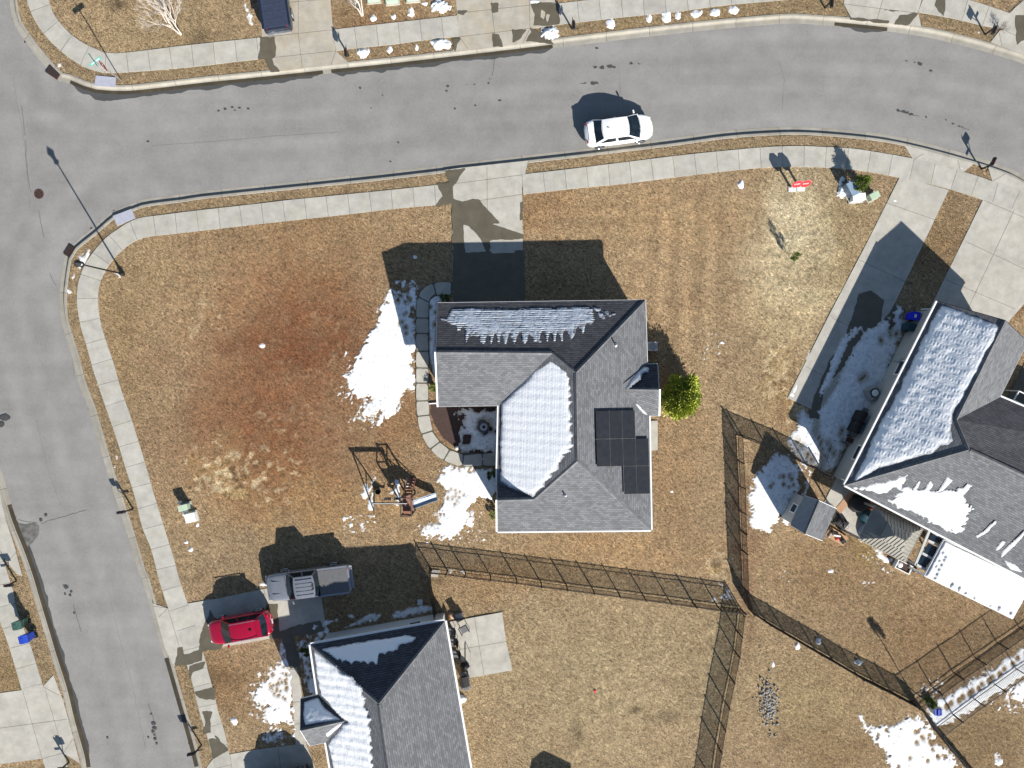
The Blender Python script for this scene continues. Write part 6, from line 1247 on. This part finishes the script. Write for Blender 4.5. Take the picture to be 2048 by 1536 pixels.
# ---------------------------------------------------------------- trees and shrubs
def bare_tree(px, py, h, label, lean=(0, 0), seed=1, spread=.42, mat='bark', r0=.07, trunks=4, depth=5):
    rn = random.Random(seed); t = thing('bare_tree', label, 'tree', P(px, py, 0)); L = rootloc(t); tr, cr = MB(), MB()
    def grow(p, d, ln, r, dep, mb):
        e = p + d * ln; mb.tube(p, e, r, r * .72, 6 if dep > 2 else 4, caps=False)
        if dep == 0: return
        for k in range(rn.choice((2, 3, 3))):
            a = rn.uniform(0, 6.28); q = Vector((math.cos(a), math.sin(a), 0)) * spread * rn.uniform(.5, 1.2); nd = (d + q + Vector((0, 0, .12))).normalized(); grow(p.lerp(e, rn.uniform(.65, 1)), nd, ln * rn.uniform(.66, .86), r * .62, dep - 1, cr)
    for k in range(trunks):
        a = k * 6.28 / trunks + rn.uniform(-.3, .3); b = L + Vector((math.cos(a), math.sin(a), 0)) * .06; d = Vector((lean[0] + .13 * math.cos(a), lean[1] + .13 * math.sin(a), 1)).normalized(); grow(b, d, h * .33, r0, depth, tr)
    tr.build('trunk', G[mat], t); cr.build('crown', G[mat], t)
bare_tree(361, 68, 4.6, 'pale bare multi-stem tree on the upper left lawn', (.02, .0), 3, r0=.055); bare_tree(724, 30, 4.2, 'pale bare tree cut by the top edge beside the transformer boxes', (.02, .02), 9, r0=.06)
def leafy(name, label, px, py, h, r, n, mat, ls=.12, seed=1, z0=.1, cat='shrub', shape=1.0, wispy=False, trunk=True, yellow=.5, clump=14):
    rn = np.random.default_rng(seed); c = P(px, py, 0); t = thing(name, label, cat, c); 
    cc = rn.normal(size=(clump, 3)); cc /= np.linalg.norm(cc, axis=1)[:, None]; cc *= rn.uniform(.35, .95, (clump, 1)) ** .5; cs = rn.uniform(.15, .32, clump); cy = rn.uniform(0, 1, clump)
    k = rn.integers(0, clump, n); q = cc[k] + rn.normal(size=(n, 3)) * cs[k][:, None] * .62
    pos = np.c_[q[:, 0] * r, q[:, 1] * r, z0 + h * .5 + q[:, 2] * (h * .5 - .05) * shape]; pos[:, 2] = np.abs(pos[:, 2] - .02) + .02
    d = rn.normal(size=(n, 3)) + q * 1.4 + np.array([0, 0, .5]); d /= np.linalg.norm(d, axis=1)[:, None]; s = np.cross(d, rn.normal(size=(n, 3))); s /= np.linalg.norm(s, axis=1)[:, None]
    ll = ls * rn.uniform(.6, 1.4, (n, 1)); base_ = pos + np.array(c); V = np.concatenate([base_ - s * ll * .13, base_ + d * ll * .5 - s * ll * .2, base_ + d * ll, base_ + d * ll * .5 + s * ll * .2], 0); idx = np.arange(n); F = np.c_[idx, idx + n, idx + 2 * n, idx + 3 * n]
    cv = np.clip(rn.uniform(0, 1, n) * .55 + cy[k] * .45 + yellow - .5, 0, 1); A = np.tile(np.c_[cv, cv, cv], (4, 1)); A[2 * n:3 * n] = np.clip(A[2 * n:3 * n] + .35, 0, 1)
    npmesh('crown', V, F, G[mat], t, smooth=False, attr=A)
    mb = MB(); mb.tube(c, c + Vector((0, 0, h * .8)), max(.015, r * .05), .01, 7)
    for j in range(min(clump, 12)): e = c + Vector((cc[j][0] * r * .8, cc[j][1] * r * .8, z0 + h * .5 + cc[j][2] * h * .35)); mb.tube(c + Vector((0, 0, max(.05, e.z * .4))), e, max(.008, r * .018), .005, 5)
    mb.build('trunk', G['barkd'], t); return t
leafy('pine_shrub', 'big bright yellow-green pine shrub by the right wall of the corner house', 1358, 793, 3.1, 1.25, 26000, 'pine', .20, 5, .05, 'pine', yellow=.58, clump=30)
leafy('round_shrub', 'round green shrub behind the utility cabinets on the right lawn', 1713, 374, 1.5, .52, 5000, 'leaf', .10, 6, yellow=.4); leafy('sapling', 'thin green sapling alone on the pale part of the right lawn', 1581, 516, 1.7, .24, 600, 'leaf', .11, 8, yellow=.2, cat='sapling', clump=9)
leafy('snowy_bush', 'dark green bush in the snow by the lower left wall of the corner house', 984, 949, .7, .30, 1800, 'leaf', .08, 11, yellow=.15); leafy('small_bush', 'small bright green bush at the left wall of the corner house', 989, 1026, .5, .26, 1500, 'leaf', .08, 12, yellow=.75)
leafy('small_bush', 'withered tan bush beside the path by the garage wall', 868, 775, .5, .28, 900, 'leaf', .09, 14, yellow=.9); leafy('small_bush', 'dark low bush at the garage door end of the path', 889, 596, .5, .30, 1200, 'leaf', .08, 15, yellow=.05); leafy('small_bush', 'dark bush in the shaded front bed of the lower house', 612, 1300, .6, .34, 1400, 'leaf', .09, 16, yellow=.1)
bare_tree(1998, 60, .9, 'round bare twiggy bush beside the upper right mailbox', seed=21, spread=.9, mat='barkd', r0=.012, trunks=7, depth=3)
t = leafy('tall_sapling', 'thin tall young tree with a tiny dark crown at the fence corner', 1816, 1373, .95, .36, 900, 'leaf', .14, 30, z0=2.0, yellow=.1, cat='sapling', clump=6); MB().tube(P(1816, 1373, 0), P(1816, 1373, 0) + Vector((0, 0, 2.6)), .034, n=6).build('stem', G['barkd'], t)
# house just below the frame, whose gable throws a shadow on the lower lawn
